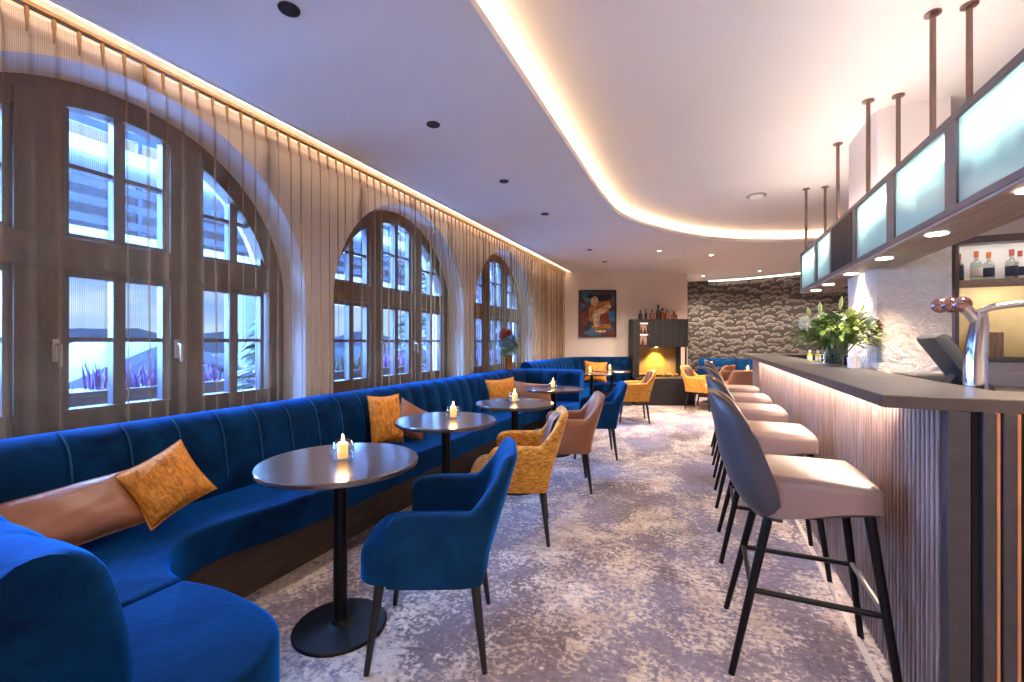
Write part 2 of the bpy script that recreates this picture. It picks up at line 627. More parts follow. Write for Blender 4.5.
def offset_poly(pts, d):
    """move a closed 2D polygon inwards by d (counter-clockwise input)"""
    n = len(pts)
    out = []
    for i in range(n):
        a, b, c = Vector(pts[i - 1][:2]), Vector(pts[i][:2]), Vector(pts[(i + 1) % n][:2])
        u = (b - a).normalized() if (b - a).length > 1e-6 else Vector((0, 0))
        v = (c - b).normalized() if (c - b).length > 1e-6 else Vector((0, 0))
        n1, n2 = Vector((-u.y, u.x)), Vector((-v.y, v.x))
        k = n1 + n2
        if k.length < 1e-6:
            k = n1
        k.normalize()
        cs = max(0.35, k.dot(n1))
        out.append(b + k * (d / cs))
    return out


def area2(pts):
    return sum(pts[i - 1][0] * pts[i][1] - pts[i][0] * pts[i - 1][1] for i in range(len(pts)))


def prism(bm, pts, z0, z1, rnd=0.0, seg=3):
    """flat-bottomed slab over a polygon with rounded top edge"""
    pts = [tuple(p[:2]) for p in pts]
    if area2(pts) < 0:
        pts = pts[::-1]
    levels = [(0.0, z0)]
    if rnd:
        for q in range(seg + 1):
            a = PI / 2 * q / seg
            levels.append((rnd * (1 - math.cos(a)), z1 - rnd + rnd * math.sin(a)))
    else:
        levels.append((0.0, z1))
    rings = []
    for d, z in levels:
        pp = offset_poly(pts, d) if d > 1e-6 else pts
        rings.append([bm.verts.new((p[0], p[1], z)) for p in pp])
    n = len(pts)
    for a, b in zip(rings, rings[1:]):
        for i in range(n):
            bm.faces.new((a[i], a[(i + 1) % n], b[(i + 1) % n], b[i]))
    bm.faces.new(list(reversed(rings[0])))
    bm.faces.new(rings[-1])


def light(kind, name, loc, energy, color, parent=None, **kw):
    d = bpy.data.lights.new(name, kind)
    d.energy = energy
    d.color = color[:3]
    for a, b in kw.items():
        setattr(d, a, b)
    o = bpy.data.objects.new(name, d)
    COL.objects.link(o)
    o.location = loc
    if parent:
        o.parent = parent
    return o


# ================================================================== STRUCTURE
ZL, ZU = 2.835, 2.985       # lower and raised ceiling
Y0, Y1, X1 = -3.5, 12.3, 4.2
WX, WXO, FX = -2.95, -3.40, -3.20    # inner face, outer face, window frame plane
WIN = [1.45, 4.0, 6.53, -1.10]      # window centres along the wall
AR, AZ, SILL = 1.13, 1.65, 0.80

bm = BM()
box(bm, WX, X1, Y0, Y1, -0.12, 0.0)
struct('floor', bm, M['carpet'])

# --- window wall with arched openings
def arch_z(y, r, yc):
    d = abs(y - yc)
    return AZ + math.sqrt(max(0.0, r * r - d * d))

bm = BM()
def quad(bm, *p):
    return bm.faces.new([bm.verts.new(q) for q in p])
YE = 9.32
ys = [Y0]
for c in sorted(WIN):
    ys += [c + AR * math.sin(PI / 2 * q / 14) for q in range(-14, 15)]
ys.append(YE)
for X in (WX, WXO):
    rr_ = AR if X == WX else AR - 0.09
    for a, b in zip(ys, ys[1:]):
        mid = (a + b) / 2
        c = [c for c in WIN if abs(mid - c) < AR]
        if not c:
            quad(bm, (X, a, 0), (X, b, 0), (X, b, 3.2), (X, a, 3.2))
        else:
            c = c[0]
            quad(bm, (X, a, 0), (X, b, 0), (X, b, SILL), (X, a, SILL))
            quad(bm, (X, a, arch_z(a, rr_, c) if abs(a - c) < rr_ else AZ), (X, b, arch_z(b, rr_, c) if abs(b - c) < rr_ else AZ), (X, b, 3.2), (X, a, 3.2))
for c in WIN:
    pi_, po_ = [], []
    for q in range(33):
        a = PI * q / 32
        pi_.append((WX, c - AR * math.cos(a), AZ + AR * math.sin(a)))
        po_.append((WXO, c - (AR - .09) * math.cos(a), AZ + (AR - .09) * math.sin(a)))
    pi_ = [(WX, c - AR, SILL)] + pi_ + [(WX, c + AR, SILL)]
    po_ = [(WXO, c - AR + .09, SILL)] + po_ + [(WXO, c + AR - .09, SILL)]
    n = len(pi_)
    vi = [bm.verts.new(p) for p in pi_]
    vo_ = [bm.verts.new(p) for p in po_]
    for i in range(n):
        bm.faces.new((vi[i], vi[(i + 1) % n], vo_[(i + 1) % n], vo_[i]))
quad(bm, (WX, Y0, 3.2), (WX, YE, 3.2), (WXO, YE, 3.2), (WXO, Y0, 3.2))
bmesh.ops.remove_doubles(bm, verts=bm.verts, dist=1e-4)
struct('wall_left', bm, M['white_plaster'], angle=30)

def wall_strip(name, pts, z0, z1, m, thick=0.12, uv=False):
    """upright wall along a plan polyline; thickness goes to the left of its direction"""
    bm = BM()
    pts = [Vector(p) for p in pts]
    fr, bk = [], []
    dist = [0.0]
    for i, p in enumerate(pts):
        a, b = pts[max(0, i - 1)], pts[min(len(pts) - 1, i + 1)]
        d = (b - a).normalized()
        nrm = Vector((-d.y, d.x))
        fr.append((p, p + nrm * thick))
        if i:
            dist.append(dist[-1] + (p - pts[i - 1]).length)
    lay = bm.loops.layers.uv.new('UVMap')
    for i in range(len(pts) - 1):
        (a, a2), (b, b2) = fr[i], fr[i + 1]
        f = quad(bm, (*a, z0), (*b, z0), (*b, z1), (*a, z1))
        for lp, u in zip(f.loops, ((dist[i], z0), (dist[i + 1], z0), (dist[i + 1], z1), (dist[i], z1))):
            lp[lay].uv = u
        quad(bm, (*b2, z0), (*a2, z0), (*a2, z1), (*b2, z1))
        quad(bm, (*a, z1), (*b, z1), (*b2, z1), (*a2, z1))
        quad(bm, (*a, z0), (*a2, z0), (*b2, z0), (*b, z0))
    for q in (0, -1):
        a, a2 = fr[q]
        quad(bm, (*a, z0), (*a2, z0), (*a2, z1), (*a, z1))
    bmesh.ops.remove_doubles(bm, verts=bm.verts, dist=1e-4)
    return struct(name, bm, m, angle=30)

PA, PB, PC = (-2.95, 9.30), (-1.50, 9.85), (-0.36, 10.57)
wall_strip('wall_far_left', [PA, PB, PC], 0, 3.2, M['wall_cream'])
wall_strip('wall_far_return', [PC, (-0.66, 12.05)], 0, 3.2, M['wall_cream'])
curve = catmull([(-0.66, 11.98, 0), (0.47, 12.06, 0), (1.20, 11.86, 0), (1.90, 11.52, 0), (2.6, 10.95, 0), (3.25, 10.1, 0), (3.7, 9.1, 0), (4.0, 7.6, 0)], 6)
wall_strip('wall_far_right', [(p.x, p.y) for p in curve], 0, 3.2, M['wallpaper'])
wall_strip('wall_right', [(4.0, 7.6), (4.0, Y0)], 0, 3.2, M['wall_cream'])
wall_strip('wall_behind', [(4.0, Y0), (-2.95, Y0)], 0, 3.2, M['wall_cream'])
# crown light line over the wallpaper
bm = BM()
cc = [p for p in curve if .05 < p.x < 3.0]
for a, b in zip(cc, cc[1:]):
    d = (b - a).normalized()
    nn = Vector((d.y, -d.x, 0))
    quadp = []
    for p in (a, b):
        quadp.append((p + nn * .04, p + nn * .07))
    (a0, a1), (b0, b1) = quadp
    z = ZL - 0.03
    vs = [bm.verts.new((v_.x, v_.y, zz)) for zz in (z + .006, z + .016) for v_ in (a0, a1, b1, b0)]
    for q in ((0, 3, 2, 1), (4, 5, 6, 7), (0, 1, 5, 4), (1, 2, 6, 5), (2, 3, 7, 6), (3, 0, 4, 7)):
        bm.faces.new([vs[i] for i in q])
bmesh.ops.remove_doubles(bm, verts=bm.verts, dist=1e-4)
tag(obj('led_strip', bm, emit('wallpaper_led', WARM2, 5)), 'thin warm light strip running along the top of the dark leaf wallpaper', 'light strip')

# --- ceilings
bm = BM()
box(bm, WX, X1, Y0, Y1, ZU, ZU + 0.1)
struct('ceiling', bm, M['ceil_high'])
edge = [(-0.96, Y0, 0), (-0.96, -1.5, 0), (-0.965, 0.5, 0), (-0.97, 2.2, 0), (-0.985, 3.6, 0), (-0.985, 4.7, 0), (-0.90, 5.55, 0), (-0.46, 6.5, 0), (0.10, 7.22, 0), (0.70, 7.66, 0), (1.38, 7.90, 0), (2.3, 8.0, 0), (4.0, 8.0, 0)]
edge = catmull(edge, 7)
bm = BM()
CX0 = -2.66
outl = [(p.x, p.y) for p in edge] + [(4.0, Y1), (CX0, Y1), (CX0, Y0)]
prism(bm, outl, ZL, ZL + 0.05)
struct('ceiling_lower', bm, M['ceil_low'], angle=30)
# upstand behind the cove light, LED rope on the ledge
def along(edge, off0, off1, z0, z1):
    bm = BM()
    rows = []
    for i, p in enumerate(edge):
        a, b = edge[max(0, i - 1)], edge[min(len(edge) - 1, i + 1)]
        d = (b - a).normalized()
        nl = Vector((-d.y, d.x, 0))      # to the left of travel: away from the raised field
        rows.append([bm.verts.new((p.x + nl.x * o_, p.y + nl.y * o_, z)) for o_, z in ((off0, z0), (off1, z0), (off1, z1), (off0, z1))])
    for a, b in zip(rows, rows[1:]):
        for q in range(4):
            bm.faces.new((a[q], a[(q + 1) % 4], b[(q + 1) % 4], b[q]))
    bm.faces.new(rows[0]); bm.faces.new(rows[-1])
    return bm
struct('trim_1', along(edge, 0.16, 0.18, ZL + .05, ZU), M['ceil_high'], angle=30)
tag(obj('led_strip', along(edge, 0.07, 0.10, ZL + .052, ZL + .066), M['led_cove']), 'warm light strip hidden on the curved ledge of the lowered ceiling', 'light strip')
# curtain pocket: strip light at the ceiling edge
bm = BM()
box(bm, CX0 - .03, CX0, Y0, 9.35, ZL - .004, ZL + .15)
struct('trim_2', bm, M['ceil_low'])
bm = BM()
box(bm, CX0 - .045, CX0 - .032, Y0 + .1, 9.30, ZL - .002, ZL + .02)
tag(obj('led_strip', bm, M['led_track']), 'warm light strip above the sheer curtain along the window wall', 'light strip')

# --- column
bm = BM()
bev_pts = [(1.12, 4.6), (1.12, 4.05), (1.14, 3.98), (1.21, 3.95), (1.54, 3.95), (1.54, 4.6)]
prism(bm, bev_pts, 0, 2.28)
struct('wall_column', bm, M['stucco'], angle=50)
bm = BM()
prism(bm, offset_poly([p for p in bev_pts], .004), 2.28, ZU)
struct('wall_column_top', bm, M['ceil_high'], angle=50)

# --- windows
def arc_band(bm, yc, r0, r1, x0, x1, n=28, z0=None):
    rows = []
    pts = [(-1, z0)] if z0 is not None else []
    seq = []
    if z0 is not None:
        seq.append(((yc - r0, z0), (yc - r1, z0)))
    for q in range(n + 1):
        a = PI * q / n
        seq.append(((yc - r0 * math.cos(a), AZ + r0 * math.sin(a)), (yc - r1 * math.cos(a), AZ + r1 * math.sin(a))))
    if z0 is not None:
        seq.append(((yc + r0, z0), (yc + r1, z0)))
    for (ia, iz), (oa, oz) in seq:
        rows.append([bm.verts.new(p) for p in ((x0, ia, iz), (x1, ia, iz), (x1, oa, oz), (x0, oa, oz))])
    for a, b in zip(rows, rows[1:]):
        for q in range(4):
            bm.faces.new((a[q], a[(q + 1) % 4], b[(q + 1) % 4], b[q]))
    bm.faces.new(rows[0]); bm.faces.new(rows[-1])

RG = 0.96
for i, c in enumerate(WIN):
    wd = struct('window_%d' % (i + 1))
    bm = BM()
    arc_band(bm, c, RG, AR - 0.03, FX - .05, FX + .05, z0=SILL)
    for sgn in (-1, 1):
        y = c + sgn * 0.35
        box(bm, FX - .05, FX + .06, y - .095, y + .095, SILL, AZ + math.sqrt(1.0 - .35 ** 2), .006)
    box(bm, FX - .05, FX + .065, c - 1.05, c + 1.05, 1.70, 1.87, .006)
    box(bm, FX - .05, FX + .05, c - 1.05, c + 1.05, SILL, .94, .004)
    obj('window_frame', bm, M['frame_wood'], wd, angle=30)
    # sashes: thin bars inside each light
    bm = BM()
    lights = [(-0.93, -0.445), (-0.255, 0.255), (0.445, 0.93)]
    for a, b in lights:
        m_ = (a + b) / 2
        zt = lambda d: AZ + math.sqrt(max(.01, RG * RG - d * d))
        box(bm, FX - .03, FX + .03, c + m_ - .03, c + m_ + .03, .93, 1.70)
        box(bm, FX - .03, FX + .03, c + m_ - .028, c + m_ + .028, 1.87, zt(m_) - .005)
        box(bm, FX - .02, FX + .02, c + a, c + b, 1.305, 1.33)
        for e in (a, b):
            s_ = 1 if e == a else -1
            box(bm, FX - .03, FX + .03, c + min(e, e + s_ * .03), c + max(e, e + s_ * .03), .93, 1.70)
            zz = zt(e) if abs(e) < .9 else 1.95
            box(bm, FX - .03, FX + .03, c + min(e, e + s_ * .03), c + max(e, e + s_ * .03), 1.87, zz)
        hi = 2.27 if abs(m_) < .1 else 2.18
        lo_, hi_ = max(a, -math.sqrt(RG ** 2 - (hi - AZ) ** 2)), min(b, math.sqrt(RG ** 2 - (hi - AZ) ** 2))
        box(bm, FX - .02, FX + .02, c + lo_, c + hi_, hi - .0125, hi + .0125)
        box(bm, FX - .03, FX + .03, c + a, c + b, 1.66, 1.70)
        box(bm, FX - .03, FX + .03, c + a, c + b, 1.87, 1.90)
    obj('glazing_bars', bm, M['sash_wood_skylit'], wd, angle=30)
    # handles on the mullions
    for sgn in (-1, 1):
        bm = BM()
        y = c + sgn * .35 - .06 * sgn
        box(bm, FX + .06, FX + .072, y - .016, y + .016, 1.20, 1.32, .004)
        tube(bm, [(FX + .07, y, 1.29), (FX + .11, y, 1.29), (FX + .112, y, 1.18)], .009, 8)
        obj('handle', bm, M['steel'], wd)
    # pane
    bm = BM()
    pts = [(c - RG - .02, SILL + .02)] + [(c - (RG + .02) * math.cos(PI * q / 24), AZ + (RG + .02) * math.sin(PI * q / 24)) for q in range(25)] + [(c + RG + .02, SILL + .02)]
    f0 = [bm.verts.new((FX - .004, y, z)) for y, z in pts]
    bm.faces.new(f0)
    obj('glass_pane', bm, M['pane'], wd, smooth=False)
    # inner sill board
    bm = BM()
    box(bm, FX, WX + .03, c - AR + .03, c + AR - .03, SILL - .02, SILL + .012, .004)
    obj('window_sill', bm, M['frame_wood'], wd)

# ================================================================== CURTAIN
bm = BM()
lay = bm.loops.layers.uv.new('UVMap')
PITCH = 0.0905
CY0, CY1 = -1.6, 9.26
nf = int((CY1 - CY0) / PITCH)
PER = 12
zs = [2.80, 2.775, 2.74, 2.70, 2.64, 2.5, 2.2, 1.9, 1.6, 1.3, 1.0, 0.7, 0.35, 0.03]
fr_ = random.Random(11)
jit = [fr_.uniform(-1, 1) for _ in range(nf + 3)]
am = [fr_.uniform(.55, 1.3) for _ in range(nf + 3)]
wid = [fr_.uniform(.7, 1.5) for _ in range(nf + 3)]
grid, us = [], []
for zi, z in enumerate(zs):
    row, u, ul, prev = [], 0.0, [], None
    drop = (2.80 - z) / 2.77
    head = max(0.0, 1 - (2.80 - z) / 0.12)
    for i in range(nf * PER + 1):
        t = i / PER
        kf = int(t + 0.5)
        ph = t - kf                      # -0.5 .. 0.5 around the fold crest
        wdt = (0.10 * head + (1 - head) * (0.22 + .08 * drop) * wid[kf])
        crest = math.exp(-(ph / wdt) ** 2)
        amp = 0.022 * head + (1 - head) * (0.032 + 0.010 * drop) * am[kf]
        x = -2.815 + amp * crest - (1 - head) * 0.008 * math.cos(2 * PI * t * 0.5 + jit[kf])
        y = CY0 + t * PITCH + (1 - head) * drop * 0.013 * (jit[kf] * (1 - 2 * abs(ph)) + jit[max(0, kf - 1 if ph < 0 else kf + 1)] * 2 * abs(ph)) + (1 - head) * 0.005 * math.sin(z * 2.3 + kf * 1.7) * crest
        p = Vector((x, y, z))
        if prev is not None:
            u += (p - prev).length if zi == 6 else 0
        prev = p
        row.append(bm.verts.new(p))
        ul.append(u)
    grid.append(row)
    us.append(ul)
uu = us[6]
for zi in range(len(zs) - 1):
    for i in range(nf * PER):
        f = bm.faces.new((grid[zi][i], grid[zi][i + 1], grid[zi + 1][i + 1], grid[zi + 1][i]))
        for lp, q in zip(f.loops, ((i, zi), (i + 1, zi), (i + 1, zi + 1), (i, zi + 1))):
            lp[lay].uv = (uu[q[0]], zs[q[1]])
ct = thing('sheer_curtain', 'long brown sheer striped curtain hanging along the whole window wall', 'curtain', (0, 0, 0))
obj('sheer_fabric', bm, M['sheer'], ct)
# pinched pleats, gathered under the track and fanning out below
hd = None
for kf in range(nf + 1):
    y = CY0 + kf * PITCH
    if y < .50:
        continue
    if hd is None:
        bm = BM()
        tube(bm, [(-2.792, 0, 2.815), (-2.790, 0, 2.785), (-2.788, 0, 2.745), (-2.788, 0, 2.70)], [.009, .009, .006, .003], 7)
        hd = obj('pleat_heading', bm, M['heading'], ct)
        hd.location.y = y
    else:
        q = hd.copy(); COL.objects.link(q); q.parent = ct; q.location.y = y
bm = BM()
box(bm, -2.81, -2.77, CY0, CY1, 2.815, 2.835, .003)
obj('curtain_track', bm, M['heading'], ct)

# ================================================================== BANQUETTES
def sm(a, b, x):
    t = max(0.0, min(1.0, (x - a) / (b - a)))
    return t * t * (3 - 2 * t)

def sweep_back(path, prof, scal=0.05, pitch=0.22, start=0.0):
    """prof: list of (offset toward seat, z, scallop weight); path travels with the seat on its right"""
    P = [Vector((p[0], p[1], 0)) for p in path]
    fine = [P[0]]
    acc = [0.0]
    for a, b in zip(P, P[1:]):
        n = max(1, int((b - a).length / 0.0183))
        for q in range(1, n + 1):
            fine.append(a.lerp(b, q / n))
            acc.append(acc[-1] + (b - a).length / n)
    bm = BM()
    rows = []
    for i, p in enumerate(fine):
        a, b = fine[max(0, i - 1)], fine[min(len(fine) - 1, i + 1)]
        d = (b - a).normalized()
        nr = Vector((d.y, -d.x, 0))
        ph = ((acc[i] + start) % pitch) / pitch
        bulge = abs(math.sin(PI * ph)) ** 0.28 * scal
        rows.append([bm.verts.new((p.x + nr.x * (o_ + wt * bulge), p.y + nr.y * (o_ + wt * bulge), z)) for o_, z, wt in prof])
    m = len(prof)
    for a, b in zip(rows, rows[1:]):
        for q in range(m):
            bm.faces.new((a[q], a[(q + 1) % m], b[(q + 1) % m], b[q]))
    bm.faces.new(rows[0]); bm.faces.new(list(reversed(rows[-1])))
    return bm

def arcpts(cx, cy, r, a0, a1, n=8):
    return [(cx + r * math.cos(rad(a0 + (a1 - a0) * q / n)), cy + r * math.sin(rad(a0 + (a1 - a0) * q / n))) for q in range(n + 1)]

prof = [(-.02, .30, 0), (0.0, .44, 0.6), (-.008, .54, 1), (-.022, .64, 1), (-.038, .73, 1), (-.052, .79, 1), (-.062, .825, .95), (-.075, .855, .8), (-.090, .878, .6), (-.108, .894, .4), (-.130, .903, .2), (-.155, .905, .05), (-.18, .900, 0), (-.200, .886, 0), (-.214, .866, 0), (-.222, .84, 0), (-.225, .30, 0)]
PITCH_B = 0.22
_l0 = (2.2 - 1.23) + .30 * PI / 2        # length of the path before the straight run
OFF_B = _l0 % PITCH_B
ben = thing('banquette', 'long blue velvet channel-back banquette below the windows with curved ends', 'banquette', (0, 0, 0))
path = [(-1.23, .575), (-2.2, .575)] + arcpts(-2.2, .875, .30, 270, 180)[1:] + [(-2.5, 5.78)] + arcpts(-2.2, 5.78, .30, 180, 90)[1:] + [(-1.62, 6.08)]
bm = sweep_back(path, prof)
for v_ in bm.verts:
    if v_.co.y < .95 and v_.co.z > .5:
        v_.co.z -= .034 * sm(-2.2, -1.5, v_.co.x) * sm(.5, .85, v_.co.z)
bk_ = obj('backrest', bm, M['velvet'], ben, angle=60)
for kk in range(1, 21):  # added thin tubes in the creases, drawing the sheen on the seams
    y = .875 + kk * PITCH_B - OFF_B
    if .95 < y < 5.75:
        bm = BM()
        tube(bm, [(-2.5 + o_ + .042 * wt, y, z) for o_, z, wt in prof if .45 < z and o_ > -.14], .0042, 6)
        obj('seam_sheen_line', bm, M['seam_sheen'], bk_)
front_main = catmull([(-1.62, 5.52, 0), (-1.80, 5.50, 0), (-1.94, 5.40, 0), (-2.0, 5.2, 0)], 4) + [Vector((-2.0, 3.5, 0))] + catmull([(-2.0, 1.9, 0), (-2.02, 1.62, 0), (-2.075, 1.38, 0), (-2.06, 1.20, 0), (-1.96, 1.07, 0), (-1.84, 1.0, 0), (-1.722, .975, 0)], 5)
seat_main = [(p.x, p.y) for p in front_main] + [(-1.722, .60), (-2.2, .60)] + arcpts(-2.2, .88, .28, 270, 180)[1:] + [(-2.48, 5.78)] + arcpts(-2.2, 5.78, .28, 180, 90)[1:] + [(-1.62, 6.06)]
bm = BM(); prism(bm, seat_main, .29, .46, .022, 3)
obj('seat_cushion', bm, M['velvet'], ben, angle=55)
fr2 = catmull([(-1.714, .975, 0), (-1.56, .995, 0), (-1.40, .99, 0), (-1.25, .965, 0), (-1.14, .905, 0), (-1.08, .80, 0), (-1.06, .68, 0), (-1.055, .52, 0)], 5)
seat_ret = [(p.x, p.y) for p in fr2] + [(-1.075, .45), (-1.235, .45), (-1.235, .59), (-1.714, .59)]
bm = BM(); prism(bm, seat_ret, .06, .458, .022, 3)
obj('seat_cushion', bm, M['velvet'], ben, angle=55)
pl = [(-1.70, 5.42), (-2.0, 5.42), (-2.155, 5.25), (-2.155, 1.45), (-2.1, 1.15), (-1.9, .93), (-1.73, .90), (-1.73, .45), (-2.7, .45), (-2.7, 6.25), (-1.70, 6.25)]
bm = BM(); prism(bm, pl, 0.0, .29)
obj('plinth', bm, M['plinth'], ben, smooth=False)
bm = BM(); prism(bm, [(-1.15, .50), (-1.15, .84), (-1.25, .91), (-1.70, .93), (-1.70, .50)], 0, .06)
obj('plinth', bm, M['plinth'], ben, smooth=False)

b2 = thing('banquette', 'blue velvet corner banquette under the abstract painting', 'banquette', (0, 0, 0))
prof2 = [(o_, z * 1.09 if z > .5 else z, wt) for o_, z, wt in prof]
dx, dy = (PB[0] - PA[0]), (PB[1] - PA[1])
ln = math.hypot(dx, dy)
ux, uy = dx / ln, dy / ln
nx, ny = uy, -ux
def onw(s, o_):
    return (PA[0] + ux * s + nx * o_, PA[1] + uy * s + ny * o_)
c0 = onw(.55, .27)
path2 = [(-2.5, 6.55), (-2.5, 8.75)] + [(-2.47, 8.92), (-2.40, 9.05), (-2.28, 9.17)] + [onw(.80, .27), onw(1.48, .27)]
obj('backrest', sweep_back(path2, prof2, start=.1), M['velvet'], b2)
seat2 = [(-2.02, 6.55), (-2.49, 6.55), (-2.49, 8.75), (-2.40, 9.03), onw(.80, .29), onw(1.48, .29), onw(1.48, .75), onw(1.0, .75), (-2.10, 8.55), (-2.02, 8.35)]
bm = BM(); prism(bm, seat2, .29, .46, .02, 3)
obj('seat_cushion', bm, M['velvet'], b2, angle=55)
bm = BM(); prism(bm, [(-2.15, 6.6), (-2.7, 6.6), (-2.7, 9.2), onw(.5, .1), onw(1.44, .1), onw(1.44, .62), onw(.95, .62), (-2.15, 8.5)], 0, .29)
obj('plinth', bm, M['plinth'], b2, smooth=False)

b3 = thing('banquette', 'blue velvet banquette against the dark leaf wallpaper', 'banquette', (0, 0, 0))
path3 = [(p.x, p.y - .30) for p in curve if -0.3 < p.x < 1.95]
obj('backrest', sweep_back(path3, prof), M['velvet'], b3)
seat3 = [(p[0], p[1] - .02) for p in path3] + [(p[0], p[1] - .5) for p in path3[::-1]]
bm = BM(); prism(bm, seat3, .29, .46, .02, 3)
obj('seat_cushion', bm, M['velvet'], b3, angle=55)
bm = BM(); prism(bm, [(p[0], p[1] + .1) for p in path3] + [(p[0], p[1] - .38) for p in path3[::-1]], 0, .29)
obj('plinth', bm, M['plinth'], b3, smooth=False)

# ================================================================== CUSHIONS
def pillow_bm(wd, ht, th, pinch=.10, n=18, wr=0.0, seed=1):
    bm = BM()
    rr = random.Random(seed)
    ph = [rr.uniform(0, 6) for _ in range(6)]
    sides = []
    for sgn in (1, -1):
        g = []
        for i in range(n + 1):
            row = []
            u = -1 + 2 * i / n
            for j in range(n + 1):
                v = -1 + 2 * j / n
                uu_ = math.copysign(abs(u) ** .85, u); vv_ = math.copysign(abs(v) ** .85, v)
                x = wd / 2 * uu_ * (1 - pinch * (1 - vv_ * vv_) ** 1)
                y = ht / 2 * vv_ * (1 - pinch * (1 - uu_ * uu_) ** 1)
                e = max(0.0, (1 - uu_ ** 4) * (1 - vv_ ** 4))
                z = sgn * th / 2 * e ** .55
                if wr:
                    z += wr * e * (math.sin(9 * u + 5 * v + ph[0]) + .7 * math.sin(14 * v - 6 * u + ph[1]) + .5 * math.sin(21 * u + ph[2]))
                row.append(bm.verts.new((x, y, z)))
            g.append(row)
        for i in range(n):
            for j in range(n):
                q = (g[i][j], g[i + 1][j], g[i + 1][j + 1], g[i][j + 1])
                bm.faces.new(q if sgn > 0 else q[::-1])
    bmesh.ops.remove_doubles(bm, verts=bm.verts, dist=1e-4)
    return bm

def cushion(label, m, loc, size, rot, wr=.003, seed=1, pinch=.10):
    t = thing('throw_cushion', label, 'cushion', loc, 0, 'cushions on the blue banquettes')
    t.rotation_euler = rot
    cv = obj('cover', pillow_bm(size[0], size[1], size[2], pinch, wr=wr, seed=seed), m, t, angle=80)
    bm = BM()
    pts = []
    for a, b in (((-1, -1), (1, -1)), ((1, -1), (1, 1)), ((1, 1), (-1, 1)), ((-1, 1), (-1, -1))):
        for q in range(8):
            tt = q / 8
            u, v = a[0] + (b[0] - a[0]) * tt, a[1] + (b[1] - a[1]) * tt
            pts.append((size[0] / 2 * u * (1 - pinch * (1 - v * v)), size[1] / 2 * v * (1 - pinch * (1 - u * u)), 0))
    pts.append(pts[0])
    tube(bm, pts, .004, 6)
    obj('piping', bm, m, cv)
    return t

# ================================================================== TABLES
def make_table(label, loc, rotz):
    t = thing('round_table', label, 'table', loc, rotz, 'round bistro tables')
    bm = BM()
    lathe(bm, [(.30, .712), (.338, .714), (.350, .722), (.350, .735), (.346, .740), (.30, .7405), (.0001, .7405)], 64)
    obj('tabletop', bm, M['table_top'], t, angle=30)
    bm = BM()
    lathe(bm, [(.031, .02), (.031, .70), (.09, .702), (.09, .712)], 20)
    obj('pedestal', bm, M['black_metal'], t, angle=30)
    bm = BM()
    lathe(bm, [(.205, 0), (.205, .008), (.20, .013), (.06, .016), (.04, .022), (.033, .04), (.03, .041)], 48)
    obj('base_plate', bm, M['black_metal'], t, angle=30)
    t.scale = (1, 1, 1.031)
    return t

TAB = [(-1.535, 1.535, 'large dark round bistro table nearest the curved end of the banquette'),
       (-1.66, 2.635, 'dark round table in front of the leaning orange and small brown cushions'),
       (-1.56, 3.62, 'dark round table beside the first mustard chair\'s far side, before the brown leather chair'),
       (-1.63, 4.94, 'dark round table at the closed far end of the long banquette'),
       (-1.80, 7.55, 'dark round table by the orange cushion of the corner banquette'),
       (-1.62, 8.42, 'dark round table in front of the wall below the painting'),
       (0.15, 10.55, 'small dark round table before the wallpaper banquette'),
       (0.62, 9.15, 'dark round table past the end of the bar, by brown chairs')]
t0 = None
for i, (x, y, lb) in enumerate(TAB):
    if i == 0:
        t0 = make_table(lb, (x, y, 0), rad(35))
    else:
        dup(t0, (x, y, 0), rad(35 + 17 * i), lb)

# candles in glass bowls
def make_candle(label, loc):
    t = thing('candle_holder', label, 'candle', loc, 0, 'lit candles in glass bowls')
    bm = BM()
    lathe(bm, [(.022, 0), (.040, .006), (.050, .022), (.053, .045), (.049, .068), (.040, .088), (.038, .088), (.046, .067), (.050, .045), (.047, .024), (.036, .010), (.001, .008)], 28)
    obj('glass_bowl', bm, M['glass'], t, angle=60)
    bm = BM()
    lathe(bm, [(.023, .009), (.0235, .012), (.0235, .074), (.021, .077), (.006, .074), (.001, .074)], 20)
    cd = obj('candle', bm, M['wax'], t)
    bm = BM()
    lathe(bm, [(.0012, .074), (.0045, .084), (.006, .092), (.0045, .104), (.0008, .118)], 12)
    obj('flame', bm, M['flame'], cd)
    light('POINT', 'candle_glow', (0, 0, .10), 1.6, (1, .6, .25), t, shadow_soft_size=.02)
    return t

CAN = [(-1.525, 1.54, .7640, 'lit candle in glass bowl on the nearest dark round table'),
       (-1.635, 2.69, .7640, 'lit candle in glass bowl on the second table, near small brown cushion'),
       (-1.57, 3.64, .7640, 'lit candle in glass bowl on the table before the tan lumbar cushion'),
       (-1.64, 4.94, .7640, 'lit candle in glass bowl on the table at the banquette end'),
       (-1.83, 7.55, .7640, 'lit candle in glass bowl next to the corner banquette cushion'),
       (-1.66, 8.42, .7640, 'lit candle in glass bowl below the painting'),
       (0.13, 10.50, .7640, 'lit candle in glass bowl before the wallpaper banquette'),
       (0.72, 9.10, .7640, 'lit candle in glass bowl past the end of the bar')]
c0_ = None
for i, (x, y, z, lb) in enumerate(CAN):
    if i == 0:
        c0_ = make_candle(lb, (x, y, z))
    else:
        dup(c0_, (x, y, z), 0, lb)

